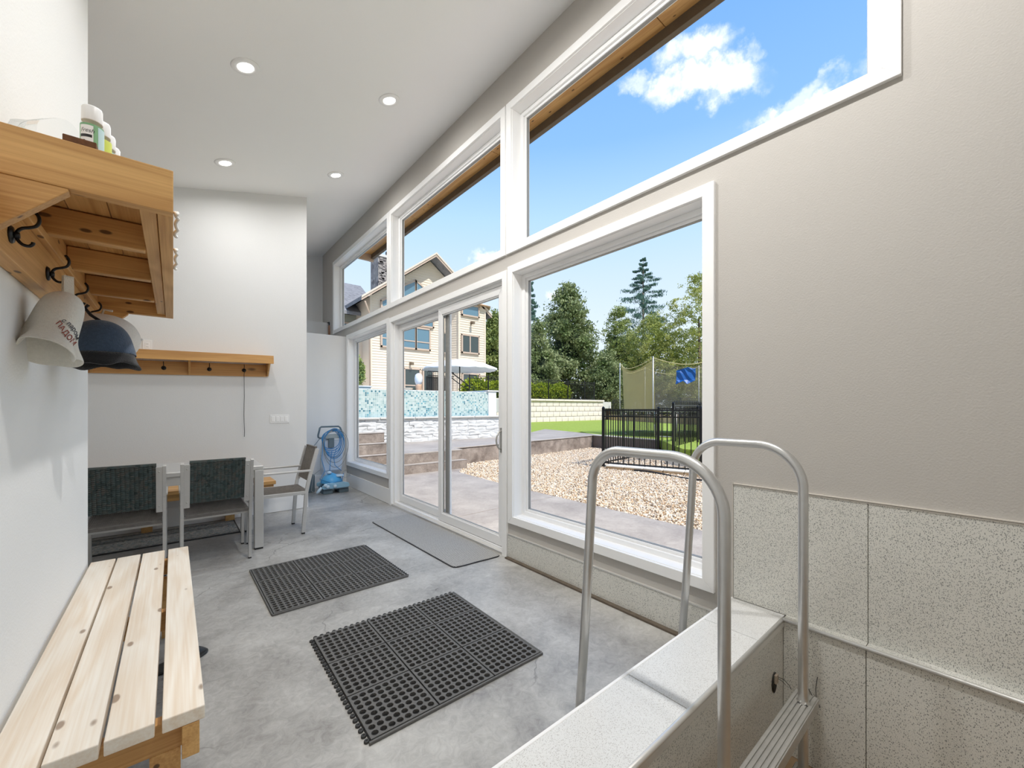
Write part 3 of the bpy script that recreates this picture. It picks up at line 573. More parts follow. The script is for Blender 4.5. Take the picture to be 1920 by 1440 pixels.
def felt(name, col, v=.25):
    m = mat(name, col, .95, var=v, vs=120, bump=.8, bs=260, bdist=.003, spec=.15); m.node_tree.nodes['Principled BSDF'].inputs['Sheen Weight'].default_value = .3; return m
M_f1 = felt('cream_felt', (.78, .76, .69), .12); M_f2 = felt('navy_felt', (.055, .085, .135), .5); M_f3 = felt('pale_felt', (.80, .76, .70), .12); M_fd = felt('black_felt', (.02, .02, .022), .3)
bell = [(0, .016), (.04, .034), (.12, .050), (.28, .058), (.48, .061), (.66, .064), (.79, .074), (.90, .090), (1, .104)]
t1, c1, q1 = hat('felt_hat', 'cream felt sauna hat with red lettering on the second iron hook', (-.262, 1.915, 1.640), (-.20, -.25, -.94), .215, bell, [(2, .016, 1.2), (3, .019, .4), (5, .008, 2)], M_f1, .3, seed=1, squash=.82)
mb = MB(); mb.prism([(-.013, -.015), (.013, -.015), (.012, .060), (-.012, .060)], -.002, .002, 'X'); mb.prism([(-.013, -.015), (.013, -.015), (.012, .060), (-.012, .060)], .008, .012, 'X'); mb.box((-.002, -.012, .056), (.012, .012, .061))
lp = mb.build('hanging_loop', M_f1, t1, .001); lp.location = (0, .0, .0); lp.rotation_euler = (0, 0, R(-60))
t2, c2, q2 = hat('felt_hat', 'navy blue felt sauna hat with black brim on the third iron hook', (-.222, 2.30, 1.628), (.05, -.06, -1), .140,
                 [(0, .02), (.06, .045), (.16, .066), (.34, .083), (.55, .091), (.8, .096), (1, .099)], [(2, .004, .5), (3, .003, .1)], M_f2, 0, seed=2, squash=.85)
br = [(0, .099), (.3, .101), (.7, .106), (1, .112)]
n = 56; vs = []
for j, (tt, r) in enumerate(br):
    for k in range(n):
        a = 2*math.pi*k/n; w = .007*math.sin(3*a+1)*tt+.004*math.sin(7*a)*tt
        vs.append(tuple(q2 @ Vector(((r+w)*math.cos(a), (r+w)*math.sin(a)*.85, (.137+tt*.045+w*.9)))))
b2 = MB().add(vs, [(j*n+k, j*n+(k+1) % n, (j+1)*n+(k+1) % n, (j+1)*n+k) for j in range(3) for k in range(n)], True).build('brim', M_fd, t2); s = b2.modifiers.new('s', 'SOLIDIFY'); s.thickness = .005
MB().tube([(-.040, .045, .065), (-.05, .045, .05), (-.03, .02, .02), (0, 0, -.004)], .006, 8).build('hanging_loop', M_fd, t2)
t3, c3, q3 = hat('felt_hat', 'pale beige felt hat behind the navy hat on the last hook', (-.118, 2.63, 1.605), (-1, .05, -.05), .19,
                 [(0, .012), (.04, .045), (.14, .085), (.32, .115), (.55, .130), (.8, .135), (1, .135)], [(2, .010, .2), (3, .008, 1.1)], M_f3, 0, seed=3, squash=.85)
MB().lathe([(0, -.004), (.006, -.002), (.006, .006), (0, .008)], (0, 0, 0), 10, Matrix.Rotation(R(90), 4, 'Y'), cap=False).build('button', M_plastw, t3)
MB().tube([(-.10, .02, .125), (-.13, .03, .13), (-.14, .04, .10)], .005, 8).build('hanging_loop', M_f3, t3)
# lettering laid onto the felt
def lettering(body, size, mat_, parent, hatobj, up, center, right, off=.0035, arcr=None):
    bpy.context.view_layer.update(); dg = bpy.context.evaluated_depsgraph_get()
    ev = hatobj.evaluated_get(dg); me0 = ev.to_mesh(); Wm = hatobj.matrix_world
    bv = BVHTree.FromPolygons([Wm @ v.co for v in me0.vertices], [tuple(p.vertices) for p in me0.polygons]); ev.to_mesh_clear()
    cu = D.curves.new('t', 'FONT'); cu.body = body; cu.size = size; cu.align_x = 'CENTER'; cu.offset = size*.012
    to = D.objects.new('t', cu); COL.objects.link(to); me = D.meshes.new_from_object(to); D.objects.remove(to)
    bm = bmesh.new(); bm.from_mesh(me); bmesh.ops.subdivide_edges(bm, edges=[e for e in bm.edges if e.calc_length() > size*.3], cuts=2); bmesh.ops.triangulate(bm, faces=bm.faces); bm.to_mesh(me); bm.free()
    up = Vector(up).normalized(); right = Vector(right).normalized(); nrm = right.cross(up).normalized(); C = Vector(center)
    for v in me.vertices:
        x, y = v.co.x, v.co.y
        if arcr: y += -x*x/(2*arcr)
        vd = (C-Vector((0, 0, HC))).normalized(); p = C+right*x+up*y-vd*.3
        hit = bv.ray_cast(p, vd)
        v.co = (hit[0]-vd*off if hit[0] is not None else C+right*x+up*y)-parent.location
    me.materials.append(mat_); o = D.objects.new('lettering', me); COL.objects.link(o); o.parent = parent; return o

# ================================================================== BACK WALL
bs = thing('coat_shelf', 'small cedar coat shelf with black hooks on the back wall', 'shelf', (.2, YB, 1.66)); bs.rotation_euler = (0, R(-1.3), 0)
def bb(name, a, b, m, bev=.002, par=None): return box(name, (a[0]-.2, a[1]-YB, a[2]-1.66), (b[0]-.2, b[1]-YB, b[2]-1.66), m, par or bs, bev)
bb('hook_rail', (-1.3, YB-.022, 1.635), (.86, YB-.001, 1.775), M_bshelf); bb('front_board', (-1.35, 5.42, 1.775), (.905, 5.44, 1.868), M_bshelf)
bb('deck_board', (-1.34, 5.441, 1.835), (.90, 5.54, 1.855), M_bshelf, .001); bb('deck_board', (-1.34, 5.543, 1.835), (.90, YB-.001, 1.855), M_bshelf, .001)
bb('end_board', (.885, 5.441, 1.79), (.905, YB-.001, 1.8345), M_cedar)
for x in (-.62, .125, .862):
    g = MB().prism([(-.001, 0), (-.001, .175), (-.21, .175), (-.21, .15), (-.03, 0)], 0, .018, 'X').build('bracket', M_cedar, bs, .001); g.location = (x-.2, 0, -.02)
for x in (-.398, -.077, .31, .635): hook(bs, (x-.2, -.022, .045), R(-90), .95)
tag(MB().tube([(.637, 5.592, 1.690), (.635, 5.600, 1.70), (.630, 5.595, 1.66), (.632, 5.60, 1.4), (.628, 5.60, 1.2), (.634, 5.60, 1.0), (.632, 5.60, .94)], .003, 6).build('cord', M_cap), 'thin black cord hanging from the last hook of the back shelf', 'cord')
ot = thing('wall_outlet', 'white wall outlet just above the back wall shelf', 'outlet', (-.208, YB, 1.925)); MB().box((-.037, -.006, -.058), (.037, -.0005, .058)).build('plate', M_plastw, ot, .002)
MB().box((-.017, -.008, -.033), (.017, -.006, .033)).build('socket', M_white, ot, .001)
for z in (-.015, .015): MB().box((-.006, -.0088, z-.004), (-.004, -.008, z+.004)).box((.004, -.0088, z-.004), (.006, -.008, z+.004)).build('slot', M_cap, ot)
sw = thing('light_switch', 'white four gang light switch plate on the back wall', 'switch', (1.005, YB, 1.14)); MB().box((-.104, -.006, -.052), (.104, -.0005, .052)).build('plate', M_plastw, sw, .002)
for k in range(4):
    x = -.072+k*.048; MB().box((x-.017, -.010, -.032), (x+.017, -.006, .032)).build('rocker', M_white, sw, .002); 
MB().box((-.104, -.0065, -.001), (-.103, -.006, .001)).build('screw', M_track, sw)

# ------------------------------------------------------------------ table, chairs, back bench, rug
tb = thing('dining_table', 'brushed aluminium patio table behind the two wicker chairs', 'table', (0, 0, 0))
box('tabletop', (-1.25, 4.27, .715), (.63, 5.02, .755), M_chair, tb, .006)
for x in (-1.25, .56):
    for y in (4.27, 4.95):
        l = box('leg', (x, y, .015), (x+.07, y+.07, .715), M_chair, tb, .003); bx = box('foot_cap', (x+.004, y+.004, .0), (x+.066, y+.066, .016), M_cap, l); bx.parent = l; bx.location = (0, 0, -.357)
box('apron', (-1.18, 4.285, .645), (.56, 4.305, .714), M_chair, tb, .002); box('apron', (-1.18, 4.985, .645), (.56, 5.005, .714), M_chair, tb, .002); box('apron', (.60, 4.34, .645), (.62, 4.95, .714), M_chair, tb, .002)
b2_ = thing('wall_bench', 'low pine bench against the back wall behind the table', 'bench', (0, 0, 0))
for k in range(3): box('plank', (-1.6, 5.28+k*.122, .405), (.90, 5.28+k*.122+.115, .443), M_cedarx, b2_, .003)
box('apron', (-1.55, 5.30, .34), (.88, 5.335, .404), M_cedarx, b2_, .002)
for x in (-1.3, -.25, .45):
    box('leg', (x, 5.55, 0), (x+.085, 5.635, .404), M_cedar, b2_, .002)
M_rug = cells('rug_weave', 60, [(.10, .11, .11), (.30, .29, .27), (.16, .20, .21), (.36, .33, .30)], .95, .8)
rg = thing('area_rug', 'dark patterned woven rug under the table', 'rug', (0, 0, 0))
MB().box((-1.8, 4.98, .0005), (.52, 5.54, .008)).build('pile', M_rug, rg, .002); MB().box((-1.81, 4.968, .0005), (.53, 4.98, .010)).box((.52, 4.98, .0005), (.53, 5.54, .010)).build('binding', M_rub, rg)

WK = [cells('wicker_teal', 45, [(.02, .032, .032), (.06, .09, .088), (.085, .08, .07), (.03, .055, .055), (.075, .10, .098)], .5), cells('wicker_brown', 55, [(.10, .09, .075), (.17, .15, .13), (.13, .115, .10)], .55)]
def weave_back(x0, x1, P, nc, nr):
    """strips wrapped over verticals: P(u,v,h) gives the surface point at height h above it"""
    mb = MB()
    for i in range(nc):
        for j in range(nr):
            u0, u1 = (i+.06)/nc, (i+.94)/nc; v0, v1 = (j+.10+.4*(i % 2))/(nr+.5), (j+.80+.4*(i % 2))/(nr+.5)
            um = (u0+u1)/2; h = .0045
            mb.add([P(u0, v0, 0), P(um, v0, h), P(u1, v0, 0), P(u0, v1, 0), P(um, v1, h), P(u1, v1, 0), P(u0, (v0+v1)/2, h*.6), P(um, (v0+v1)/2, h*1.7), P(u1, (v0+v1)/2, h*.6)],
                   [(0, 1, 7, 6), (1, 2, 8, 7), (6, 7, 4, 3), (7, 8, 5, 4)], True)
    return mb
def make_chair(loc, rz, lab, wk, leanb=.105, grp=None):
    t = thing('patio_chair', lab, 'chair', loc, rz); 
    if grp: t['group'] = grp
    hw = .235
    back = lambda z: .0 if z < .42 else -leanb*((z-.42)/.44)**1.15
    for s in (-1, 1):
        x = s*(hw-.011)
        pts = [(x, 0+.03*(1-z/.42) if z < .42 else back(z), z) for z in (.012, .2, .42, .52, .62, .72, .80, .855)]
        mb = MB()
        for p, q in zip(pts[:-1], pts[1:]): mb.bar(p, q, .022, .034, (0, 1, 0))
        l = mb.build('rear_leg', M_chair, t, .002); MB().box((x-.011, .015, 0), (x+.011, .045, .014)).build('foot_cap', M_cap, l)
        l = MB().bar((x, .50, .012), (x, .47, .62), .022, .034, (0, 1, 0)).build('front_leg', M_chair, t, .002); MB().box((x-.011, .486, 0), (x+.011, .514, .014)).build('foot_cap', M_cap, l)
        MB().bar((x, -.04, .635), (x, .50, .635), .038, .020).build('arm', M_chair, t, .004)
        MB().bar((x, .0, .415), (x, .48, .42), .020, .032).build('seat_rail', M_chair, t, .002)
        # flat mounting plate of the back panel with two screws
        xi = s*(hw-.040); pl = MB()
        zz = [.50, .61, .73, .845]
        for z0, z1 in zip(zz[:-1], zz[1:]): pl.bar((xi, back(z0)-.012, z0), (xi, back(z1)-.012, z1), .036, .006, (0, 1, 0))
        p_ = pl.build('back_plate', M_chair, t, .001)
        for z in (.545, .81): MB().lathe([(0, 0), (.006, 0), (.005, .003), (0, .0035)], (xi, 0, 0), 10, Matrix.Translation((0, back(z)-.016, z)) @ Matrix.Rotation(R(90), 4, 'X') @ Matrix.Translation((0, 0, 0)), cap=False).build('screw', M_alud, p_)
    for y_ in (.03, .46): MB().bar((-hw+.02, y_, .40), (hw-.02, y_, .40), .02, .02).build('cross_rail', M_chair, t, .002)
    z0b, z1b = .53, .865
    def Pb(u, v, h):
        z = z0b+(z1b-z0b)*v; return (-hw+.055+(2*hw-.11)*u, back(z)-h-.004-.010*math.sin(math.pi*u)*0, z)
    wb = weave_back(0, 1, Pb, 15, 24); wb.box((-hw+.055, back(.86)-.008, .858), (hw-.055, back(.86)+.012, .872))
    wb.add([Pb(u, v, -.012) for v in (0, 1) for u in (0, 1)], [(0, 1, 3, 2)])
    w = wb.build('woven_back', wk, t, kind='stuff'); 
    def Ps(u, v, h):
        y = .0+.485*v; return (-hw+.026+(2*hw-.052)*u, y, .432+h-.022*math.sin(math.pi*min(1, v*1.05))*math.sin(math.pi*u)**.5+.006*v)
    ws = MB()
    for i in range(40):
        u0, u1 = (i+.08)/40, (i+.92)/40; K = 10
        ws.add([Ps(u, k/K, hh) for k in range(K+1) for u, hh in ((u0, 0), ((u0+u1)/2, .003), (u1, 0))], [(k*3+a, k*3+a+1, k*3+a+4, k*3+a+3) for k in range(K) for a in (0, 1)], True)
    K = 10; ws.add([Ps(u, k/K, -.008) for k in range(K+1) for u in (0, .25, .5, .75, 1)], [(k*5+a, k*5+a+1, k*5+a+6, k*5+a+5) for k in range(K) for a in range(4)], True)
    ws.box((-hw+.03, -.012, .412), (hw-.03, .004, .436)); ws.box((-hw+.03, .47, .412), (hw-.03, .486, .44))
    ws.build('woven_seat', wk if wk is WK[1] else mat('wicker_seat', (.12, .11, .10), .6, var=.7, vs=25), t, kind='stuff')
    return t
make_chair((.275, 4.05, 0), 0, 'dark wicker patio chair with aluminium frame, right one with back to us', WK[0], grp='patio chairs')
make_chair((-.275, 4.03, 0), 0, 'dark wicker patio chair half hidden by the left wall corner', WK[0], grp='patio chairs')
make_chair((1.04, 4.735, 0), R(90), 'brown wicker patio chair at the table end, seen from its side', WK[1], .105, grp='patio chairs')

# ------------------------------------------------------------------ rubber mats with round holes
def mat_section(cx, cy, S, n, parent):
    """one square of a mat: plate pierced by n x n round holes, 1.2 cm thick"""
    mb = MB(); e = .0035; p = (S-2*e-.012)/n; z1, z0 = .013, .001; hr = p*.42
    o = -S/2+e+.006
    for i in range(n):
        for j in range(n):
            if (i+j*0) is None: continue
            x0, y0 = o+i*p, o+j*p; xc, yc = x0+p/2, y0+p/2; q = 8
            cor = [(xc+p/2*a, yc+p/2*b) for a, b in ((1, 0), (1, 1), (0, 1), (-1, 1), (-1, 0), (-1, -1), (0, -1), (1, -1))]
            cir = [(xc+hr*math.cos(2*math.pi*k/q), yc+hr*math.sin(2*math.pi*k/q)) for k in range(q)]
            vs = [(a, b, z1) for a, b in cor]+[(a, b, z1) for a, b in cir]+[(a, b, z0) for a, b in cir]
            mb.add(vs, [(k, (k+1) % q, q+(k+1) % q, q+k) for k in range(q)]+[(q+k, q+(k+1) % q, 2*q+(k+1) % q, 2*q+k) for k in range(q)])
    a = -S/2+e; b = S/2-e; a2 = o; b2 = o+n*p
    for p0, p1 in (((a, a), (b, a2)), ((a, b2), (b, b)), ((a, a2), (a2, b2)), ((b2, a2), (b, b2))): mb.box((p0[0], p0[1], z0), (p1[0], p1[1], z1))
    s = mb.build('mat_section', M_matr, parent, fix=False); s.location = (cx, cy, 0); return s
M_matr = mat('mat_rubber', (.12, .117, .11), .6, var=.15, vs=20)
def rubber_mat(loc, rz, lab, knobs):
    t = thing('rubber_mat', lab, 'mat', loc, rz, 'holed rubber floor mats')
    S = .295; p = mat_section(-S, -S, S, 8, t)
    for i in range(3):
        for j in range(3):
            if i or j:
                c = p.copy(); COL.objects.link(c); c.parent = t; c.location = ((i-1)*S, (j-1)*S, 0)
    H = 1.5*S
    # black base seen through the joints, bevelled rim
    MB().box((-H, -H, .0004), (H, H, .0011)).build('mat_base', M_cap, t)
    for d, (sx, sy) in enumerate(((0, -1), (1, 0), (0, 1), (-1, 0))):
        if d in knobs: continue
        a = MB(); 
        if sy: a.box((-H-.008, sy*H, .0004), (H+.008, sy*(H+.010), .0125))
        else: a.box((sx*H, -H, .0004), (sx*(H+.010), H, .0125))
        a.build('rim', M_matr, t, .003)
    for d in knobs:
        mb = MB()
        for k in range(27):
            u = -H+.015+(2*H-.03)*k/26; c = {0: (u, -H-.010), 1: (H+.010, u), 2: (u, H+.010), 3: (-H-.010, u)}[d]
            n = 9; 
            mb.lathe([(.0105, .0004), (.0105, .008), (.0085, .0095), (.0045, .0095), (.004, .0004)], (c[0], c[1], 0), n, cap=False)
        mb.build('connector_loops', M_rub, t, kind='stuff')
    return t
rubber_mat((.91, 3.30, 0), R(.5), 'black holed rubber mat, the farther one from the ledge', (1,))
rubber_mat((1.025, 1.965, 0), R(-.8), 'black holed rubber mat, the nearer one beside the tiled ledge', (3, 2))
# doormat
dm = thing('door_mat', 'grey ribbed doormat inside the sliding glass door', 'mat', (0, 0, 0))
co = [(1.70, 4.47), (2.165, 4.51), (2.165, 2.74), (1.715, 2.77)]
def rounded(co, r=.05):
    out = []
    for i, p in enumerate(co):
        p = Vector(p); a = (Vector(co[i-1])-p).normalized(); b = (Vector(co[(i+1) % 4])-p).normalized()
        for k in range(6):
            t = k/5; out.append(tuple(p+a*r*(1-t)**2+b*r*t**2))
    return out
m, nt, N, L, P = nodes('doormat_pile'); P.inputs['Roughness'].default_value = .95
tc = N.new('ShaderNodeTexCoord'); wv = N.new('ShaderNodeTexWave'); wv.bands_direction = 'Y'; wv.inputs['Scale'].default_value = 22; wv.inputs['Distortion'].default_value = .6; wv.inputs['Detail'].default_value = 3; L.new(tc.outputs['Object'], wv.inputs['Vector'])
nz = N.new('ShaderNodeTexNoise'); nz.inputs['Scale'].default_value = 140; L.new(tc.outputs['Object'], nz.inputs['Vector'])
mu = N.new('ShaderNodeMath'); mu.operation = 'MULTIPLY'; L.new(wv.outputs['Fac'], mu.inputs[0]); L.new(nz.outputs['Fac'], mu.inputs[1])
cr = N.new('ShaderNodeValToRGB'); L.new(mu.outputs[0], cr.inputs[0]); cr.color_ramp.elements[0].color = (.20, .195, .18, 1); cr.color_ramp.elements[0].position = .03; cr.color_ramp.elements[1].color = (.58, .57, .54, 1); cr.color_ramp.elements[1].position = .5
L.new(cr.outputs[0], P.inputs['Base Color']); bp = N.new('ShaderNodeBump'); bp.inputs['Distance'].default_value = .004; L.new(mu.outputs[0], bp.inputs['Height']); L.new(bp.outputs[0], P.inputs['Normal'])
MB().prism(rounded(co), .001, .009, 'Z').build('pile', m, dm); MB().prism(rounded([(1.692, 4.478), (2.167, 4.518), (2.167, 2.732), (1.707, 2.762)], .055), .0003, .006, 'Z').build('backing', M_cap, dm)

# ------------------------------------------------------------------ pool cleaner on its caddy
pc = thing('pool_cleaner', 'blue robotic pool cleaner on a caddy with coiled blue cable', 'pool cleaner', (1.86, 6.50, 0))
B1 = mat('cleaner_blue', (.10, .42, .72), .35); B2 = mat('cleaner_pale_blue', (.30, .52, .66), .4); B3 = mat('cleaner_light', (.62, .76, .84), .4); GR = mat('cleaner_grey', (.12, .17, .20), .5); CB = mat('cable_blue', (.03, .22, .50), .4); CG = mat('cable_grey', (.28, .29, .28), .5); B4 = mat('cover_white', (.62, .70, .80), .4)
for x0, x1 in ((-.17, -.04), (.05, .19)): MB().box((x0, -.17, .0), (x1, .10, .06)).build('caddy_foot', GR, pc, .008)
MB().box((-.17, -.12, .055), (.19, .12, .085)).build('caddy_base', GR, pc, .01)
sd = MB().prism([(-.19, .09), (-.17, .075), (.17, .075), (.20, .10), (.18, .145), (.10, .165), (-.12, .165), (-.19, .13)], -.20, -.165, 'Y').build('side_panel', B2, pc, .008)
MB().prism([(-.19, .09), (-.17, .075), (.17, .075), (.20, .10), (.18, .145), (.10, .165), (-.12, .165), (-.19, .13)], .10, .14, 'Y').build('side_panel', B2, pc, .008)
tr = MB()
for k in range(26): tr.box((-.17+k*.0135, -.205, .068), (-.162+k*.0135, -.16, .082))
tr.build('track_teeth', GR, pc, kind='stuff')
vs = []; n = 22; prof = [(.0, 1.0), (.25, .97), (.45, .88), (.62, .74), (.78, .5), (.9, .25), (.97, .08), (1, 0)]
for z, r in prof: vs += [(.15*r*math.cos(2*math.pi*k/n)-.02, -.03+.155*r*math.sin(2*math.pi*k/n), .15+.145*z) for k in range(n)]
MB().add(vs, [(j*n+k, j*n+(k+1) % n, (j+1)*n+(k+1) % n, (j+1)*n+k) for j in range(len(prof)-1) for k in range(n)], True).build('body_shell', B1, pc)
MB().box((.02, -.15, .235), (.13, -.02, .262)).build('body_panel', B3, pc, .012); MB().lathe([(0, 0), (.03, 0), (.034, .02), (.02, .035), (0, .038)], (-.06, -.06, .285), 14, cap=False).build('cable_boss', B3, pc)
for x, y in ((-.155, -.21), (-.02, -.215), (-.12, -.215)): MB().lathe([(0, -.012), (.024, -.010), (.026, 0), (.024, .010), (0, .012)], n=16, M=Matrix.Translation((x, y, .14 if x < -.13 else .115)) @ Matrix.Rotation(R(90), 4, 'X'), cap=False).build('wheel', B3, pc)
MB().lathe([(0, 0), (.05, .005), (.06, .05), (.055, .09), (0, .10)], n=16, M=Matrix.Translation((.14, -.06, .23)) @ Matrix.Rotation(R(60), 4, 'Y'), cap=False).build('clear_float', M_clear, pc)
MB().lathe([(0, 0), (.018, .004), (.022, .05), (.018, .10), (0, .105)], n=14, M=Matrix.Translation((-.26, -.16, .03)) @ Matrix.Rotation(R(40), 4, 'Y'), cap=False).build('handle_float', B3, pc)
MB().box((-.07, .13, .1), (.02, .16, .83)).build('post', B4, pc, .01); MB().prism([(-.09, .3), (.17, .3), (.19, .5), (.17, .78), (-.10, .78), (-.12, .5)], .115, .135, 'Y').build('cover', B4, pc, .02)
fr = [(-.175, .86), (-.15, .97), (-.13, .985), (.12, .985), (.145, .965), (.19, .86), (.19, .83), (.16, .81), (-.15, .81), (-.175, .83)]
MB().tube([(x, .10, z) for x, z in fr], .013, 10, closed=True).build('handle', GR, pc)
MB().prism([(-.14, .80), (.16, .80), (.18, .84), (.12, .875), (-.10, .865)], .075, .12, 'Y').build('bracket', mat('bracket_grey', (.42, .47, .47), .5), pc, .01); MB().box((-.03, .07, .66), (.05, .11, .81)).build('clip', GR, pc, .006)
def coil(cx, cz, rx, rz_, y, m, r=.0055, ph=0, sag=0, nm='cable'):
    pts = [(cx+rx*math.cos(t), y+.012*math.sin(3*t+ph), cz+rz_*math.sin(t)*(1 if math.sin(t) > 0 else 1+sag)) for t in [2*math.pi*k/40 for k in range(40)]]
    return MB().tube(pts, r, 7, closed=True).build(nm, m, pc)
for k in range(6): coil(-.01+.008*k, .79-.01*k, .13+.006*(k % 3), .13+.018*k, .035-.010*k, CB, .0055, k, .1)
for k in range(3): coil(.03+.012*k, .74-.02*k, .155+.012*k, .17+.04*k, .02-.012*k, CG, .0045, k*2, .35)
MB().tube([(-.13, .02, .75), (-.15, .0, .5), (-.12, -.05, .33), (-.20, -.10, .22), (-.06, -.19, .16), (.08, -.2, .18), (.13, -.12, .28)], .005, 7).build('cable', CB, pc)
MB().tube([(-.14, .02, .78), (-.17, 0, .5), (-.17, .0, .35), (-.27, -.02, .28), (-.31, -.06, .06), (-.26, -.10, .02)], .0045, 7).build('cable', CG, pc)
MB().tube([(.0, .02, .62), (-.02, 0, .52), (-.04, -.03, .4), (-.05, -.05, .33)], .005, 7).tube([(.07, .02, .66), (.02, 0, .52), (.03, -.03, .4), (.12, -.05, .31)], .005, 7).build('cable', CB, pc)
MB().tube([(-.15, .05, .83), (-.24, -.02, .74), (-.33, -.08, .66)], .0045, 6).build('cable', GR, pc)
tag(MB().box((1.50, 6.62, 0), (1.645, 6.82, .26)).build('power_box', mat('box_slate', (.10, .14, .16), .5), None, .01), 'dark power supply box on the floor left of the pool cleaner', 'box')
# small bottle-like wooden ornament on the partition
orn = thing('ornament', 'slim brown wooden ornament with dark top on the partition ledge', 'ornament', (1.935, 6.93, 2.4505))
MB().lathe([(.0, 0), (.017, 0), (.018, .05), (.016, .13), (.014, .155), (0, .16)], n=14, cap=False).build('body', mat('brown_wood', (.16, .07, .03), .5, var=.4, vs=30), orn); MB().lathe([(.008, .155), (.012, .17), (.014, .20), (.006, .215), (0, .218)], n=12, cap=False).box((-.03, -.005, .19), (0, .005, .205)).build('head', M_iron, orn)

bpy.context.view_layer.update()
rr_ = Vector((math.cos(YAW), -math.sin(YAW), 0)); uu_ = Vector((0, 0, 1)); ca, sa = math.cos(R(52)), math.sin(R(52))
lettering('ПАДОМ', .023, mat('red_ink', (.30, .06, .04), .9), t1, c1, rr_*sa+uu_*ca, at(121, 628, 1.86), rr_*ca-uu_*sa)
lettering('с паром', .020, mat('grey_ink', (.10, .10, .11), .9), t1, c1, rr_*sa+uu_*ca, at(134, 617, 1.86), rr_*ca-uu_*sa, arcr=.07)

# ================================================================== EXTERIOR
M_patio = concrete('patio_concrete', (.28, .24, .21), (.46, .41, .36), 1.6, .6, bump=.2)
M_riser = concrete('stained_concrete', (.13, .098, .08), (.40, .335, .285), 4, .7, bump=.4)
M_grass = cells('lawn_grass', 26, [(.18, .26, .025), (.29, .37, .05), (.23, .31, .035), (.34, .42, .07)], .9, .6)
M_grav = cells('gravel_stone', 40, [(.26, .17, .10), (.78, .62, .44), (.88, .80, .68), (.66, .45, .26), (.16, .12, .09), (.92, .86, .76), (.74, .58, .40)], .85)
M_stone = mat('white_ledgestone', (.74, .74, .73), .8, var=.08, vs=9, bump=.6, bs=60, bdist=.01)
M_block = mat('pale_wall_block', (.80, .70, .62), .9, var=.10, vs=6, bump=.8, bs=22, bdist=.03)
M_cope = mat('grey_coping', (.60, .58, .54), .8, var=.1, vs=5)
M_slab = mat('pale_stone_slab', (.72, .68, .60), .85, var=.15, vs=6, bump=.5, bs=30, bdist=.01)
M_earth = mat('bark_earth', (.30, .20, .11), .95, var=.4, vs=4)
M_water = mat('pool_water', (.02, .30, .50), .05, spec=.6)
M_side = mat('house_siding', (.74, .63, .50), .75, var=.03, vs=2)
M_sided = mat('grey_green_siding', (.36, .36, .29), .8, var=.03, vs=2)
M_trimh = mat('house_trim', (.52, .40, .31), .7)
M_roof = cells('asphalt_shingle', 5, [(.16, .16, .17), (.24, .24, .25), (.20, .20, .21)], .9)
M_hglass = mat('house_glass', (.10, .20, .26), .06, spec=.9, coat=.5)
M_hdark = mat('house_glass_dark', (.035, .05, .045), .06, spec=.9, coat=.3)
M_chim = cells('chimney_stone', 3.2, [(.16, .14, .13), (.34, .31, .28), (.24, .21, .20), (.42, .38, .34)], .9, .8)

# ground shapes
def slab(name, poly, z0, z1, m): return MB().prism(poly, z0, z1, 'Z').build(name, m, None, .01, kind='structure')
slab('patio', [(W+T, -3), (4.40, -3), (4.40, 5.4), (4.52, 7.12), (4.95, 7.62), (4.95, 9.24), (W+T, 9.24)], -.25, -.05, M_patio)
for k, (a, b) in enumerate((((W+T, 1.62), (4.4, 1.66)), ((W+T, 4.2), (4.4, 4.24)))):
    MB().bar((a[0], a[1], -.0495), (b[0], b[1], -.0495), .012, .0012).build('patio_joint', M_riser, kind='structure')
slab('raised_patio', [(4.95, 8.08), (10.87, 8.72), (10.62, 6.3), (10.85, 6.3), (11.4, 9.2), (12.4, 12.6), (8.9, 10.35), (4.5, 10.35), (3.5, 7.955), (4.95, 7.955)], .318, .345, M_patio)
slab('raised_base', [(4.96, 8.12), (10.8, 8.76), (10.9, 9.2), (11.9, 12.4), (8.9, 10.3), (4.5, 10.3), (3.52, 7.97), (4.9, 7.97)], -.25, .317, M_riser)
MB().prism([(4.96, 8.10), (10.85, 8.735), (10.85, 8.9), (4.96, 8.3)], -.25, .30, 'Z').build('retaining_face', M_riser, kind='structure')
MB().prism([(10.84, 8.72), (10.60, 6.25), (10.72, 6.25), (10.96, 8.72)], -.25, .34, 'Z').build('retaining_return', mat('shaded_concrete', (.16, .125, .105), .8, var=.2, vs=6), kind='structure')  # face turned from the sun, its shade put into the darker colour
MB().prism([(10.80, 8.74), (10.60, 6.25), (10.72, 6.25), (10.96, 8.7)], .34, .362, 'Z').build('retaining_cap', M_slab, kind='structure')
# steps (near flight towards the raised patio, left flight up to the pool wall)
fl = thing('patio_steps', 'brown stained concrete steps up to the raised patio', 'steps', (0, 0, 0))
MB().box((3.36, 7.50, -.2), (4.98, 7.96, .125)).build('step', M_riser, fl, .01); MB().box((3.36, 7.70, .125), (4.98, 7.96, .315)).build('step', M_riser, fl, .01)
MB().box((3.36, 7.495, .126), (4.98, 7.70, .13)).build('tread', M_patio, fl); MB().box((3.36, 7.695, .316), (4.98, 7.96, .346)).build('tread', M_patio, fl, .004)
f2 = thing('patio_steps', 'concrete steps on the left rising to the landing by the tiled pool wall', 'steps', (0, 0, 0))
for y0, z0, z1 in ((9.25, -.2, .17), (9.5, .17, .42), (9.75, .42, .66)):
    MB().box((.6, y0, z0), (4.02, 10.03, z1-.012)).build('step', M_riser, f2, .01); MB().box((.6, y0-.01, z1-.012), (4.03, y0+.28 if z1 < .6 else 10.03, z1)).build('tread', M_patio, f2, .002)
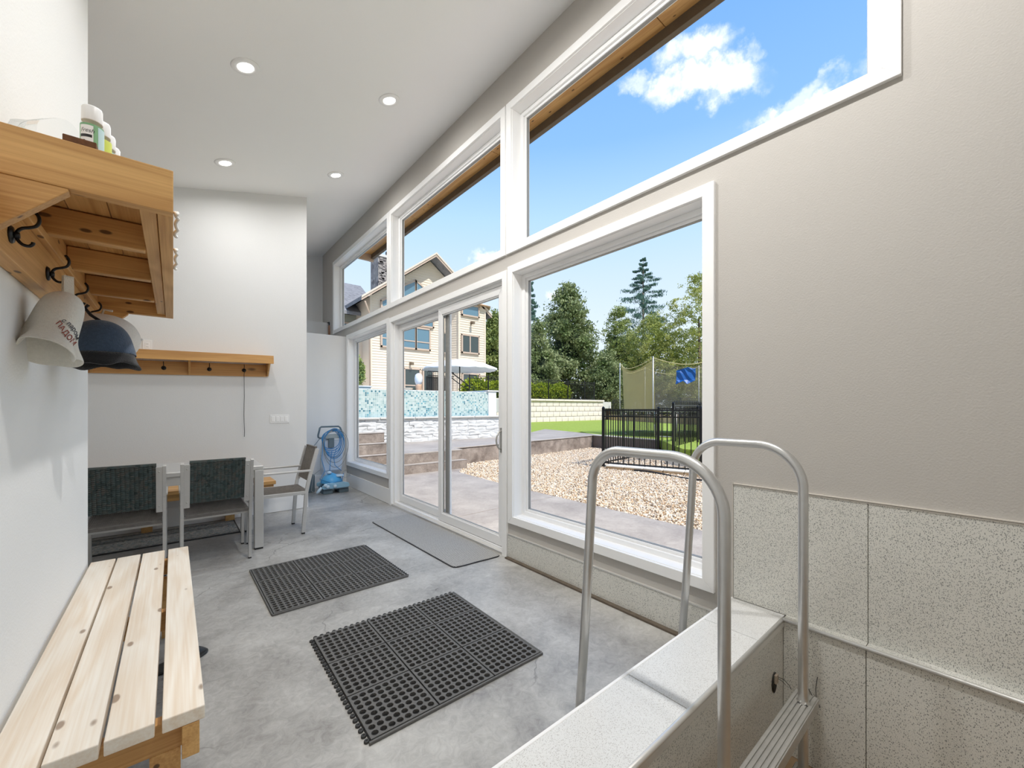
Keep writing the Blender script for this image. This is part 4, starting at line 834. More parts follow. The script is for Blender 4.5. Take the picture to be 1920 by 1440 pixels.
slab('lawn', [(10.75, 6.2), (8.9, 4.6), (8.9, -6), (30, -6), (26.2, 19.1), (8.5, 19.1), (8.5, 10.4), (12.2, 10.4), (11.4, 9.2), (10.96, 8.75)], .1, .34, M_grass)
slab('ground', [(-40, -40), (90, -40), (90, 110), (-40, 110)], -.6, -.3, M_earth)
# gravel bed with real pebbles
gp = [(4.40, -3), (8.8, -3), (8.8, 4.7), (10.7, 6.3), (10.86, 8.74), (4.96, 8.10), (4.95, 7.62), (4.52, 7.12), (4.40, 5.4)]
slab('gravel_ground', gp, -.28, -.075, M_grav)
def inside(px, py, poly):
    c = False; n = len(poly)
    for i in range(n):
        x0, y0 = poly[i]; x1, y1 = poly[i-1]
        if (y0 > py) != (y1 > py) and px < (x1-x0)*(py-y0)/(y1-y0)+x0: c = not c
    return c
def scatter_mesh(name, base_v, base_f, P, S, Rz, m, par=None, lab=None, cat=None, tilt=None):
    bv = np.array(base_v, float); bf = np.array(base_f); n = len(P)
    q = rng.normal(size=(n, 4)) if tilt is None else None
    if tilt is None:
        q /= np.linalg.norm(q, axis=1)[:, None]; w, x, y, z = q.T
        Rm = np.stack([1-2*(y*y+z*z), 2*(x*y-z*w), 2*(x*z+y*w), 2*(x*y+z*w), 1-2*(x*x+z*z), 2*(y*z-x*w), 2*(x*z-y*w), 2*(y*z+x*w), 1-2*(x*x+y*y)], 1).reshape(n, 3, 3)
    else: Rm = tilt
    V = np.einsum('nij,nvj->nvi', Rm, bv[None]*S[:, None, :])+P[:, None, :]
    F = (bf[None]+np.arange(n)[:, None, None]*len(bv)).reshape(-1, bf.shape[1])
    me = D.meshes.new(name); me.vertices.add(n*len(bv)); me.vertices.foreach_set('co', V.reshape(-1))
    k = bf.shape[1]; me.loops.add(len(F)*k); me.loops.foreach_set('vertex_index', F.reshape(-1).astype(np.int32)); me.polygons.add(len(F)); me.polygons.foreach_set('loop_start', np.arange(len(F), dtype=np.int32)*k)
    me.update(); me.validate(); me.materials.append(m); o = D.objects.new(name, me); COL.objects.link(o); o['kind'] = 'stuff'
    if par is not None: o.parent = par
    if lab: tag(o, lab, cat)
    return o
octv = [(1, 0, 0), (-1, 0, 0), (0, 1, 0), (0, -1, 0), (0, 0, 1), (0, 0, -1)]; octf = [(0, 2, 4), (2, 1, 4), (1, 3, 4), (3, 0, 4), (2, 0, 5), (1, 2, 5), (3, 1, 5), (0, 3, 5)]
pts = []
while len(pts) < 38000:
    x, y = random.uniform(4.42, 10.8), random.uniform(1.2, 8.7)
    if inside(x, y, gp) and random.random() < min(1, (9.5/(x*.64+y*.77))**1.5): pts.append((x, y, -.07+random.uniform(0, .016)))
P_ = np.array(pts); S_ = rng.uniform(.008, .020, (len(P_), 3)); scatter_mesh('gravel', octv, octf, P_, S_, 0, M_grav, None, 'cream and tan gravel covering the bed outside the big window', 'gravel')
# dark soaker hose across the gravel
tag(MB().tube([(7.45-.1*t+.06*math.sin(8*t), 4.9-2.6*t, -.045+.01*math.sin(13*t)) for t in [i/24 for i in range(25)]], .018, 6).build('hose', M_cap), 'dark hose lying on the gravel in front of the black fence', 'hose')

# ledgestone wall with separate stones, coping, tiled pool wall
lw = thing('ledgestone_wall', 'white stacked ledgestone wall below the tiled pool edge', 'wall', (3.3, 10.1, .345)); lw['kind'] = 'structure'
MB().box((-2.9, .03, 0), (5.5, .3, .635)).build('wall_core', mat('stone_backing', (.42, .42, .42), .9), lw)
protos = []
for k in range(6):
    mb = MB(); a = random.uniform(.9, 1.1)
    n = 5; vs = []
    for i in range(n):
        for j in range(3):
            x = i/(n-1)-.5; z = j/2-.5; e = 1 if (i in (0, n-1) or j in (0, 2)) else 0
            vs.append((x, -(.0 if e else .35)-random.uniform(.2, .7), z+(random.uniform(-.06, .06) if j != 1 else 0)))
    b_ = len(vs); vs += [(-.5, 1, -.5), (.5, 1, -.5), (.5, 1, .5), (-.5, 1, .5)]
    fs = [(i*3+j, (i+1)*3+j, (i+1)*3+j+1, i*3+j+1) for i in range(n-1) for j in range(2)]
    fs += [(b_, 0, 1, 2, b_+3), (b_+1, b_+2, 12+2, 12+1, 12), (b_, b_+1, 12, 9, 6, 3, 0), (b_+3, 2, 5, 8, 11, 14, b_+2)]
    me = D.meshes.new('stone'); me.from_pydata(vs, [], fs); me.materials.append(M_stone); me.update(); protos.append(me)
def stone(par, x0, x1, z0, z1, y, dep):
    o = D.objects.new('stone', random.choice(protos)); COL.objects.link(o); o.parent = par
    o.location = ((x0+x1)/2, y, (z0+z1)/2); o.scale = (x1-x0-.004, dep, z1-z0-.004); return o
z = 0
while z < .60:
    hgt = random.choice((.075, .09, .11)); hgt = min(hgt, .635-z)
    x = random.uniform(-.3, 0)
    while x < 5.45:
        w_ = random.uniform(.2, .55); x1 = min(x+w_, 5.48)
        if x1-x > .06: stone(lw, x, x1, z, z+hgt, random.uniform(.0, .03), .035)
        x = x1
    z += hgt
cp_ = thing('wall_coping', 'thin grey coping slabs on top of the white ledgestone wall', 'coping', (3.3, 10.1, .98)); cp_['kind'] = 'structure'
for k in range(7): box('slab', (-1.2+k*.97, -.06, 0), (-1.2+(k+1)*.97-.012, .34, .045), M_cope, cp_, .006)
MB().box((2.0, 10.44, .95), (8.75, 10.6, 1.0)).build('spill_trough', M_water, kind='structure')
pw = thing('pool_wall', 'raised pool wall covered in aqua mosaic tile', 'pool wall', (1.5, 10.6, .9)); pw['kind'] = 'structure'
MB().box((0, 0, 0), (6.34, .2, .86)).build('mosaic_face', mosaic('mosaic_tile'), pw); MB().box((0, .0, .86), (6.34, .2, .875)).build('spill_edge', M_plastw, pw)
MB().box((6.34, -.03, 0), (6.66, .28, .89)).build('end_pier', M_plastw, pw, .01); MB().prism([(6.28, -.06), (6.74, -.06), (6.74, 6.2), (6.2, 6.2), (6.2, 5.9), (6.34, .2)], .89, .94, 'Z').build('coping', M_cope, pw, .01)
MB().box((0, .2, .3), (6.34, 5.8, .85)).build('water', M_water, pw)
MB().box((6.335, .2, .85), (6.5, 5.8, .90)).build('tile_band', M_plastw, pw)
slab('pool_deck', [(1.4, 16.6), (13.8, 16.6), (13.8, 19.3), (26.2, 19.3), (26, 34), (-10, 34), (-10, 10.8), (1.5, 10.8)], 1.2, 1.70, M_cope)
slab('deck_side', [(8.3, 10.9), (13.8, 16.5), (8.0, 16.5)], 1.1, 1.6, M_cope)
# block retaining wall
M_joint = mat('joint_shadow_mortar', (.26, .22, .18), .95)
bw = thing('block_wall', 'pale split face block retaining wall behind the lawn', 'wall', (12.6, 19.1, .33)); bw['kind'] = 'structure'
MB().box((0, .05, 0), (12.4, .5, 1.40)).build('wall_core', M_joint, bw)
bm_ = MB(); n = 4; vs = []
for i in range(4):
    for j in range(3):
        vs.append((i/3-.5, -(.25 if 0 < i < 3 and j == 1 else .05)-random.uniform(0, .2)-(0.25*(1-j/2)), j/2-.5))
vs += [(-.5, 1, -.5), (.5, 1, -.5), (.5, 1, .5), (-.5, 1, .5)]
bm_.add(vs, [(i*3+j, (i+1)*3+j, (i+1)*3+j+1, i*3+j+1) for i in range(3) for j in range(2)]+[(12, 0, 1, 2, 15), (13, 14, 11, 10, 9), (12, 13, 9, 6, 3, 0), (15, 2, 5, 8, 11, 14)])
o0 = bm_.build('block', M_block, bw, fix=True); first = True
for r_ in range(4):
    x = -(.22 if r_ % 2 else 0)
    while x < 12.3:
        o = o0 if first else o0.copy()
        if not first: COL.objects.link(o)
        first = False; x1 = min(x+.60, 12.4); o.parent = bw; o.location = ((x+x1)/2, 0+.02*r_, .165+r_*.345); o.scale = (x1-x-.03, .12, .318); x += .60
for k in range(14): box('cap_block', (k*.89-.05, -.08, 1.38), (k*.89+.83, .45, 1.50), M_block, bw, .015)

# fences -------------------------------------------------
pick_me = {}
def picket_mesh(h, spear):
    k = (round(h, 3), spear)
    if k not in pick_me:
        mb = MB(); w_ = .0085; mb.box((-w_, -w_, 0), (w_, w_, h))
        if spear: mb.add([(-w_*1.6, -w_, h), (w_*1.6, -w_, h), (w_*1.6, w_, h), (-w_*1.6, w_, h), (0, 0, h+.06)], [(0, 1, 4), (1, 2, 4), (2, 3, 4), (3, 0, 4), (0, 3, 2, 1)])
        me = D.meshes.new('picket'); me.from_pydata(mb.v, [], mb.f); me.materials.append(M_iron); pick_me[k] = me
    return pick_me[k]
def fence(name, lab, p, q, z0, h, spacing, posts, spear=False, z1=None, grp=None):
    p = Vector(p); q = Vector(q); L_ = (q-p).length; t = thing(name, lab, 'fence', (p.x, p.y, z0), math.atan2(q.y-p.y, q.x-p.x))
    if grp: t['group'] = grp
    for f_ in posts:
        o = MB().box((-.026, -.026, -.05), (.026, .026, h+.03)).add([(-.03, -.03, h+.03), (.03, -.03, h+.03), (.03, .03, h+.03), (-.03, .03, h+.03), (0, 0, h+.07)], [(0, 1, 4), (1, 2, 4), (2, 3, 4), (3, 0, 4), (0, 3, 2, 1)]).build('post', M_iron, t); o.location = (f_*L_, 0, 0)
    for zz in (h-.02, h-.16, .07):
        MB().box((0, -.014, zz-.014), (L_, .014, zz+.014)).build('rail', M_iron, t)
    n = int(L_/spacing); me = picket_mesh(h-.09+(.12 if spear else .05), spear)
    for k in range(1, n):
        o = D.objects.new('picket', me); COL.objects.link(o); o.parent = t; o.location = (k*L_/n, 0, .04)
    return t
FP = (7.45, 5.70)
fence('metal_fence', 'black picket fence panel nearest the window, beside the stone curb', FP, (8.55, 2.2), -.03, 1.27, .112, (0, .55, 1))
fence('metal_fence', 'black picket fence panel running from the corner post to the dark low wall', FP, (10.55, 6.15), -.03, 1.27, .112, (0, 1))
fence('metal_gate', 'narrow black gate panel between two fence posts near the lawn', (10.55, 6.15), (10.9, 5.2), .0, 1.27, .11, (1,))['category'] = 'gate'
fence('metal_fence', 'black spear topped fence panel on the lawn at the right', (9.15, 4.95), (14.5, 6.2), .10, 1.25, .115, (0, .5, 1), True)
fence('metal_fence', 'black fence on top of the pale block wall in front of the hedge', (13.0, 19.35), (24.2, 19.35), 1.83, 1.3, .125, (0, .12, .345, .57, .74, .9, 1))
for k, (p, q) in enumerate((((26.0, 19.0), (22.6, 11.8)), ((22.6, 11.8), (20.5, 5.0)))):
    fence('metal_fence', ('distant black fence at the left end of the far lawn edge', 'distant black fence at the right end of the far lawn edge')[k], p, q, .55, 1.25, .14, (0, .5, 1), True)
tm = thing('timber_border', 'low tan timber edging along the far side of the lawn', 'border', (0, 0, 0)); tm['kind'] = 'structure'
pp = [(25.6, 19.0), (22.4, 11.8), (20.3, 5.0)]
M_tan = mat('tan_timber', (.62, .42, .26), .9, var=.2, vs=3)
for a, b in zip(pp[:-1], pp[1:]):
    for k in range(10):
        A = Vector(a).lerp(Vector(b), k/10); B = Vector(a).lerp(Vector(b), (k+.98)/10)
        MB().bar((A.x, A.y, .52), (B.x, B.y, .52), .12, .42).build('timber', M_tan, tm)
# stone curb under the near fence and slabs by the gate
cb_ = thing('stone_curb', 'pale stone curb with brown sides under the near fence panel', 'curb', (0, 0, 0)); cb_['kind'] = 'structure'
A0 = Vector((7.42, 5.55)); A1 = Vector((8.5, 2.1)); dn = Vector((-.955, -.298))
M_curbs = mat('brown_stone_side', (.50, .36, .22), .9, var=.4, vs=9)
for k in range(9):
    A = A0.lerp(A1, k/9); B = A0.lerp(A1, (k+.97)/9); o_ = random.uniform(-.015, .015)
    MB().bar((A.x, A.y, -.055+o_*.3), (B.x, B.y, -.055), .26, .09).build('curb_stone', M_curbs, cb_, .01); MB().bar((A.x, A.y, .002), (B.x, B.y, .0), .30+o_, .035).build('curb_top', M_slab, cb_, .012)
for nm, lab, a, b, z in (('stone_slab', 'flat pale stone slab nearest the lawn gate', (8.9, 4.5), (9.9, 5.0), .02), ('stone_slab', 'large pale stone slab right of the gate', (9.1, 3.4), (10.6, 4.4), .10), ('stone_slab', 'lower pale stone step below the large slab', (8.75, 2.6), (9.3, 4.3), -.03)):
    tag(MB().prism([(a[0], a[1]), ((a[0]+b[0])/2, a[1]-.08), (b[0], a[1]+.1), (b[0]+.05, b[1]-.1), ((a[0]+b[0])/2+.1, b[1]+.05), (a[0]+.04, b[1])], -.2, z+.12, 'Z').build(nm, M_slab, None, .02), lab, 'stone')
# trampoline -----------------------------------------------
TX, TY, TR = 13.55, 7.15, 1.85
tp = thing('trampoline', 'round trampoline with tan safety net on the lawn', 'trampoline', (TX, TY, .34))
MB().tube([(TR*math.cos(2*math.pi*k/48), TR*math.sin(2*math.pi*k/48), .82) for k in range(48)], .03, 8, closed=True).build('frame_ring', M_alud, tp)
MB().lathe([(0, .78), (TR-.32, .78), (TR-.32, .785), (0, .79)], n=48, cap=False).build('jump_mat', M_cap, tp)
MB().lathe([(TR-.33, .80), (TR+.03, .83), (TR+.03, .845), (TR-.33, .82)], n=48, cap=False).build('spring_pad', mat('pad_grey', (.45, .47, .50), .7), tp)
for k in range(6):
    a = 2*math.pi*k/6+.105; c, s_ = math.cos(a), math.sin(a); c2, s2 = math.cos(a+.35), math.sin(a+.35)
    MB().tube([(TR*c, TR*s_, .80), (TR*c*1.0, TR*s_, .03), ((TR+.02)*(c+c2)/2, (TR+.02)*(s_+s2)/2, .025), (TR*c2, TR*s2, .03), (TR*c2, TR*s2, .80)], .022, 8).build('leg', M_alud, tp)
    MB().tube([(TR*c, TR*s_, .4), ((TR+.12)*c, (TR+.12)*s_, .9), ((TR+.12)*c, (TR+.12)*s_, 2.55)], .02, 8).build('net_pole', M_alud, tp)
M_net = netmat('tan_net', (.34, .29, .17), .55); M_net2 = netmat('thin_net', (.22, .20, .15), .35)
n = 60; vs = []
for j in range(7):
    for k in range(n):
        a = 2*math.pi*k/n; ph = ((a-.105) % (math.pi/3))/(math.pi/3); sag = .30*math.sin(math.pi*ph)
        z_ = .85+(2.48-sag-.85)*j/6; rr = TR-.02+.06*j/6-.10*math.sin(math.pi*ph)*(j/6); vs.append((rr*math.cos(a), rr*math.sin(a), z_))
def netpart(sel, m, nm):
    MB().add(vs, [(j*n+k, j*n+(k+1) % n, (j+1)*n+(k+1) % n, (j+1)*n+k) for j in range(6) for k in range(n) if sel(2*math.pi*(k+.5)/n)], True).build(nm, m, tp)
netpart(lambda a: not R(128) < a < R(186), M_net2, 'net')
netpart(lambda a: R(128) < a < R(186), netmat('lit_net_panel', (.52, .42, .17), .75), 'net_panel')  # brighter tan stretch of the net, its sunlit look put into the colour
sag_rope = [((TR+.06)*math.cos(a), (TR+.06)*math.sin(a), 2.5-.25*math.sin(math.pi*((a-.105) % (math.pi/3))/(math.pi/3))) for a in [2*math.pi*k/60 for k in range(60)]]
MB().tube(sag_rope, .012, 5, closed=True).build('top_cord', mat('straw_cord', (.60, .50, .25), .8), tp)
# blue tarp hung on the net
bt = MB(); a0 = R(214); vs2 = []
for j in range(5):
    for k in range(6):
        a = a0+(k/5-.5)*.27; rr = TR+.12+.03*((j+k) % 2); vs2.append((TX+rr*math.cos(a)-.05*(j == 4), TY+rr*math.sin(a), .34+2.16-.52*j/4-.10*abs(k-3)/3*(j == 0)+.05*((k*j) % 3)))
bt.add(vs2, [(j*6+k, j*6+k+1, j*6+k+7, j*6+k+6) for j in range(4) for k in range(5)])
o = tag(bt.build('tarp', mat('blue_tarp', (.0, .085, .34), .4)), 'crumpled bright blue tarp hanging on the trampoline net', 'tarp'); s = o.modifiers.new('s', 'SOLIDIFY'); s.thickness = .012

# umbrella, planters, railing, ornament on the pool deck ----------------
um = thing('patio_umbrella', 'wide white patio umbrella on the pool deck before the house', 'umbrella', (10.84, 17.0, 1.70))
MB().tube([(0, 0, 0), (0, 0, 1.95)], .03, 8).build('pole', M_iron, um); MB().lathe([(.25, 0), (.25, .08), (.05, .1)], n=16).build('base', M_iron, um)
n = 40; vs = []
for j, (r, z_) in enumerate(((.05, 1.93), (.7, 1.88), (1.3, 1.72), (1.86, 1.50), (1.87, 1.40))):
    for k in range(n):
        a = 2*math.pi*k/n; sc_ = 1-.06*abs(math.sin(4*a)); vs.append((r*sc_*math.cos(a), r*sc_*math.sin(a), z_+(.05*abs(math.sin(8*a)) if j == 4 else 0)-.03*abs(math.sin(4*a))*(r/1.87)))
o = MB().add(vs, [(j*n+k, j*n+(k+1) % n, (j+1)*n+(k+1) % n, (j+1)*n+k) for j in range(4) for k in range(n)], True).build('canopy', mat('white_canvas', (.80, .79, .80), .8), um); s = o.modifiers.new('s', 'SOLIDIFY'); s.thickness = .01
rl = thing('deck_railing', 'dark iron railing and stair guard on the pool deck', 'railing', (8.72, 16.3, 1.70))
for k in range(14):
    o = D.objects.new('picket', picket_mesh(1.2, False)); COL.objects.link(o); o.parent = rl; o.location = (k*.1, 0, 0)
for zz in (1.2, 1.02, .06): MB().box((0, -.016, zz-.02), (1.35, .016, zz+.02)).build('rail', M_iron, rl)
MB().box((1.05, -.03, 0), (1.11, .03, 1.35)).build('post', M_iron, rl); MB().bar((1.08, 0, 1.3), (2.3, .0, .55), .04, .04).bar((1.08, 0, 1.05), (2.3, .0, .3), .03, .03).build('handrail', M_iron, rl)
MB().box((-.05, .06, .0), (1.0, .09, .98)).build('mesh_panel', netmat('railing_mesh', (.03, .03, .03), .7), rl)
og = thing('pool_float', 'white and tan rounded upright object beside the dark deck railing', 'ornament', (8.50, 16.75, 1.70))
MB().lathe([(.0, 0), (.10, 0), (.11, .3), (.15, .55), (.12, .62), (0, .63)], n=14, cap=False).build('stem', mat('tan_skin', (.55, .36, .24), .6), og); MB().lathe([(0, .60), (.12, .62), (.17, .75), (.18, .9), (.15, 1.05), (.06, 1.12), (0, 1.13)], n=16, cap=False).build('head', mat('white_vinyl_float', (.78, .79, .82), .4), og)
ch = thing('planter', 'cream tapered planter on the pool deck', 'planter', (8.12, 17.0, 1.70)); MB().lathe([(.0, 0), (.14, 0), (.22, .42), (.235, .42), (.235, .46), (.19, .46), (.17, .3), (0, .3)], n=4, cap=False).build('pot', M_side, ch, .01)
ch = thing('stone_planter', 'low grey stone planter at the left of the pool deck', 'planter', (5.75, 17.0, 1.70)); MB().box((-1.2, -.3, 0), (.55, .3, .42)).build('pot', M_cope, ch, .02); MB().box((-1.25, -.35, .42), (.6, .35, .48)).build('rim', M_cope, ch, .01)

# house -------------------------------------------------------------
YH = 28.5
hs = thing('house', 'large cream clapboard house with gabled roof beyond the pool', 'house', (0, 0, 0))
def siding(x0, x1, z0, zt, y, m, nm='siding', par=None, lap=.19):
    """lap boards from z0 to the roof line zt(x)"""
    mb = MB(); z_ = z0
    zm = max(zt(x0+(x1-x0)*i/40) for i in range(41))
    while z_ < zm:
        zz = z_+lap; xs_ = [x0+(x1-x0)*i/200 for i in range(201)]; ok = [x for x in xs_ if zt(x) >= zz-.02]
        if ok:
            a, b = min(ok), max(ok)
            mb.add([(a, y-.035, z_), (b, y-.035, z_), (b, y-.006, zz), (a, y-.006, zz), (a, y, z_), (b, y, z_)], [(0, 1, 2, 3), (0, 4, 5, 1)])
        z_ += lap
    return mb.build(nm, m, par or hs, kind='stuff', fix=False)
gx0, gx1, pk, ez, pz = 10.75, 20.2, 15.45, 9.2, 12.75
gable = lambda x: ez+(pz-ez)*(1-abs(x-pk)/(pk-gx0)) if abs(x-pk) < (pk-gx0) else 0
g2 = lambda x: max(gable(x), 0)
MB().prism([(gx0, 1.5), (gx1-.02, 1.5), (gx1-.02, ez), (pk, pz), (gx0, ez)], YH, YH+9, 'Y').build('wall', M_side, hs)
siding(gx0, 16.35, 1.7, g2, YH, M_side)
siding(16.3, 20.1, ez-.6, g2, YH, M_side)
# bay on the right
bay = MB().prism([(16.95, YH), (17.45, YH-1.0), (20.0, YH-1.0), (20.75, YH+.2), (20.75, YH+3)], 1.5, 9.7, 'Z').build('bay', M_side, hs)
siding(17.45, 20.0, 1.7, lambda x: 9.65, YH-1.0, M_side, 'siding', hs)
mb = MB(); z_ = 1.7
while z_ < 9.6:
    mb.add([(20.0, YH-1.04, z_), (20.79, YH+.2, z_), (20.755, YH+.2, z_+.19), (20.0, YH-1.006, z_+.19)], [(0, 1, 2, 3)]); mb.add([(16.95, YH-.04, z_), (17.45, YH-1.04, z_), (17.45, YH-1.006, z_+.19), (16.95, YH-.006, z_+.19)], [(0, 1, 2, 3)]); z_ += .19
mb.build('siding', M_side, hs, kind='stuff', fix=False)
MB().add([(16.6, YH-.3, 9.7), (17.3, YH-1.45, 9.7), (20.3, YH-1.45, 9.7), (21.3, YH+.2, 9.7), (21.3, YH+3, 9.7), (16.6, YH+3, 9.7), (18.9, YH+1.5, 10.9)], [(0, 1, 6), (1, 2, 6), (2, 3, 6), (3, 4, 6), (5, 4, 3, 2, 1, 0)]).build('bay_roof', M_tan, hs)
for x, y in ((10.75, YH-.04), (16.4, YH-.04), (17.45, YH-1.04), (20.0, YH-1.04)): box('corner_board', (x-.07, y-.02, 1.6), (x+.07, y+.05, 9.4), M_side, hs)
# roof planes with deep eaves
oy = .95; yb = YH+9.5
def roofplane(xa, za, xb, zb):
    MB().prism([(xa, za), (xb, zb), (xb, zb+.28), (xa, za+.28)], YH-oy, yb, 'Y').build('roof', M_roof, hs)
    d = Vector((xb-xa, zb-za)).normalized()
    MB().prism([(xa, za-.02), (xb, zb-.02), (xb, zb+.24), (xa, za+.24)], YH-oy-.05, YH-oy, 'Y').build('fascia', M_trimh, hs)
    MB().prism([(xa, za+.16), (xb, zb+.16), (xb, zb+.30), (xa, za+.30)], YH-oy-.10, YH-oy-.05, 'Y').build('gutter_board', mat('pale_trim', (.66, .58, .48), .7), hs)
sl_ = (pz-ez)/(pk-gx0)
roofplane(9.75, ez-sl_*1.0+.1, pk, pz+.1); roofplane(pk, pz+.1, 20.75, ez-sl_*(20.75-gx1)+.1)
MB().tube([(10.0, YH-oy, ez-.7), (10.6, YH-.15, ez-1.3), (10.65, YH-.15, 1.8)], .06, 8).build('downspout', M_trimh, hs)
def win(x0, x1, z0, z1, y, m=M_hglass, rows=(), cols=(), slant=0, fw=.12, nm='window'):
    zl = z1-slant if slant > 0 else z1; zr = z1 if slant >= 0 else z1+slant
    if slant > 0: zl, zr = z1-slant, z1
    if slant < 0: zl, zr = z1, z1+slant
    f = MB()
    f.prism([(x0-fw, z0-fw), (x1+fw, z0-fw), (x1+fw, zr+fw), (x0-fw, zl+fw)], y-.05, y-.10, 'Y')
    f.prism([(x0-fw, z0-fw), (x0, z0-fw), (x0, zl), (x0-fw, zl+fw)], y-.10, y-.16, 'Y'); f.prism([(x1, z0-fw), (x1+fw, z0-fw), (x1+fw, zr+fw), (x1, zr)], y-.10, y-.16, 'Y')
    f.prism([(x0-fw, z0-fw), (x1+fw, z0-fw), (x1+fw, z0), (x0-fw, z0)], y-.10, y-.16, 'Y'); f.prism([(x0-fw, zl), (x1+fw, zr), (x1+fw, zr+fw), (x0-fw, zl+fw)], y-.10, y-.16, 'Y')
    for z_ in rows: f.box((x0, y-.15, z_-.04), (x1, y-.10, z_+.04))
    for x in cols: f.box((x-.05, y-.15, z0), (x+.05, y-.10, min(zl, zr)))
    o = f.build(nm, M_trimh, hs)
    MB().prism([(x0, z0), (x1, z0), (x1, zr), (x0, zl)], y-.10, y-.115, 'Y').build('pane', m, o); return o
win(11.55, 12.75, 7.6, 9.75, YH, slant=.85, rows=(8.55,)); win(11.55, 12.75, 5.75, 7.3, YH, rows=(6.3,))
win(13.0, 14.1, 7.6, 10.9, YH, slant=.75, rows=(8.9,)); win(14.25, 15.6, 7.6, 10.9, YH, slant=-.95, rows=(8.9,))
win(13.05, 14.1, 5.8, 7.3, YH, rows=(6.3,)); win(14.25, 15.3, 5.8, 7.3, YH, rows=(6.3,))
yb_ = YH-1.0
win(17.75, 19.25, 8.75, 9.5, yb_); win(17.75, 19.25, 5.75, 7.05, yb_, M_hdark, cols=(18.45,)); win(17.8, 19.3, 2.6, 3.95, yb_, M_hdark)
for z0, z1 in ((2.7, 3.9), (5.75, 7.05), (8.5, 9.45)):
    MB().add([(20.18, YH-.80, z0), (20.62, YH-.10, z0), (20.62, YH-.10, z1), (20.18, YH-.80, z1)], [(0, 1, 2, 3)]).build('side_pane', M_hdark, hs)
win(13.3, 14.45, 2.4, 4.15, YH, M_hdark, rows=(2.95,), nm='patio_door'); win(14.85, 15.6, 2.4, 4.15, YH, M_hdark, nm='patio_door'); win(16.55, 16.85, 5.7, 7.2, YH, M_hdark)
M_sc = mat('bronze_sconce', (.20, .15, .10), .5, .3)
for x, z_, y in ((18.6, 8.15, yb_-.1), (13.75, 4.6, YH-.1), (11.05, 7.9, YH-.1)):
    MB().box((x-.07, y-.06, z_-.12), (x+.07, y+.05, z_+.12)).box((x-.05, y-.32, z_), (x+.05, y-.05, z_+.06)).box((x-.10, y-.36, z_-.14), (x+.10, y-.18, z_+.05)).build('sconce', M_sc, hs)
# chimney
cx = 12.4
MB().box((cx-.75, 29.4, 8), (cx+.75, 30.9, 12.5)).build('chimney', M_chim, hs); MB().box((cx-.82, 29.3, 12.5), (cx+.82, 31, 12.68)).build('chimney_cap', M_cope, hs)
MB().lathe([(.16, 12.6), (.16, 12.95), (.32, 13.0), (.32, 13.15), (.05, 13.25)], (cx+.35, 29.9, 0), 12).build('flue', M_iron, hs)
mb = MB()
for k in range(150):
    x = cx-.75+random.random()*1.2; z_ = 8.1+random.random()*4.2; mb.box((x, 29.34, z_), (x+random.uniform(.15, .4), 29.42, z_+random.uniform(.08, .16)))
mb.build('chimney_stone', M_chim, hs, kind='stuff')
# left wing
wgn = thing('house_wing', 'grey green left wing of the house with shingle roof', 'house', (0, 0, 0))
MB().box((-2, 31.5, 1.5), (10.75, 40, 8.3)).build('wall', M_sided, wgn)
siding(-2, 10.7, 1.7, lambda x: 8.3, 31.5, M_sided, 'siding', wgn)
MB().add([(-4, 30.4, 8.1), (12.5, 30.4, 8.1), (12.5, 35.5, 11.6), (-4, 35.5, 11.6), (-4, 30.4, 8.35), (12.5, 30.4, 8.35), (12.5, 35.5, 11.85), (-4, 35.5, 11.85)], [(0, 3, 2, 1), (4, 5, 6, 7), (0, 1, 5, 4), (1, 2, 6, 5), (2, 3, 7, 6), (3, 0, 4, 7)]).build('roof', M_roof, wgn)
f = MB().box((9.0, 31.35, 3.6), (10.3, 31.46, 7.7)).build('window', M_trimh, wgn); MB().box((9.12, 31.32, 3.75), (10.18, 31.36, 7.55)).build('pane', M_hglass, f)
MB().add([(6.0, 29.6, 1.5), (10.74, 30.2, 1.5), (10.74, 30.2, 6.3), (6.0, 29.6, 6.3), (6.0, 31.4, 1.5), (6.0, 31.4, 6.3)], [(0, 1, 2, 3), (4, 0, 3, 5)]).build('lower_wall', M_side, wgn)
f = MB().add([(8.9, 29.9, 5.1), (10.4, 30.1, 5.1), (10.4, 30.1, 6.1), (8.9, 29.9, 6.1)], [(0, 1, 2, 3)]).build('window', M_hdark, wgn)
# roof eave of our own building
ev = thing('roof_eave', 'timber roof eave overhanging the upper windows', 'eave', (0, 0, 0)); ev['kind'] = 'structure'
for k in range(5): box('soffit_board', (W+T+.001, -2.4+k*1.99, 4.10), (2.83, -2.4+(k+1)*1.99-.006, 4.125), M_cedar, ev)
box('fascia', (2.80, -2.4, 4.02), (2.85, 7.45, 4.30), mat('weathered_fascia', (.16, .125, .09), .8, var=.3, vs=8), ev, .003)
box('gutter', (2.855, -2.4, 4.16), (2.96, 7.5, 4.30), M_iron, ev, .01)
box('end_fascia', (W+T, 7.40, 3.98), (2.85, 7.45, 4.20), M_trimh, ev, .003)
box('exterior_header', (W+T, -2.4, 4.19), (2.8, 7.4, 4.35), M_white, ev)

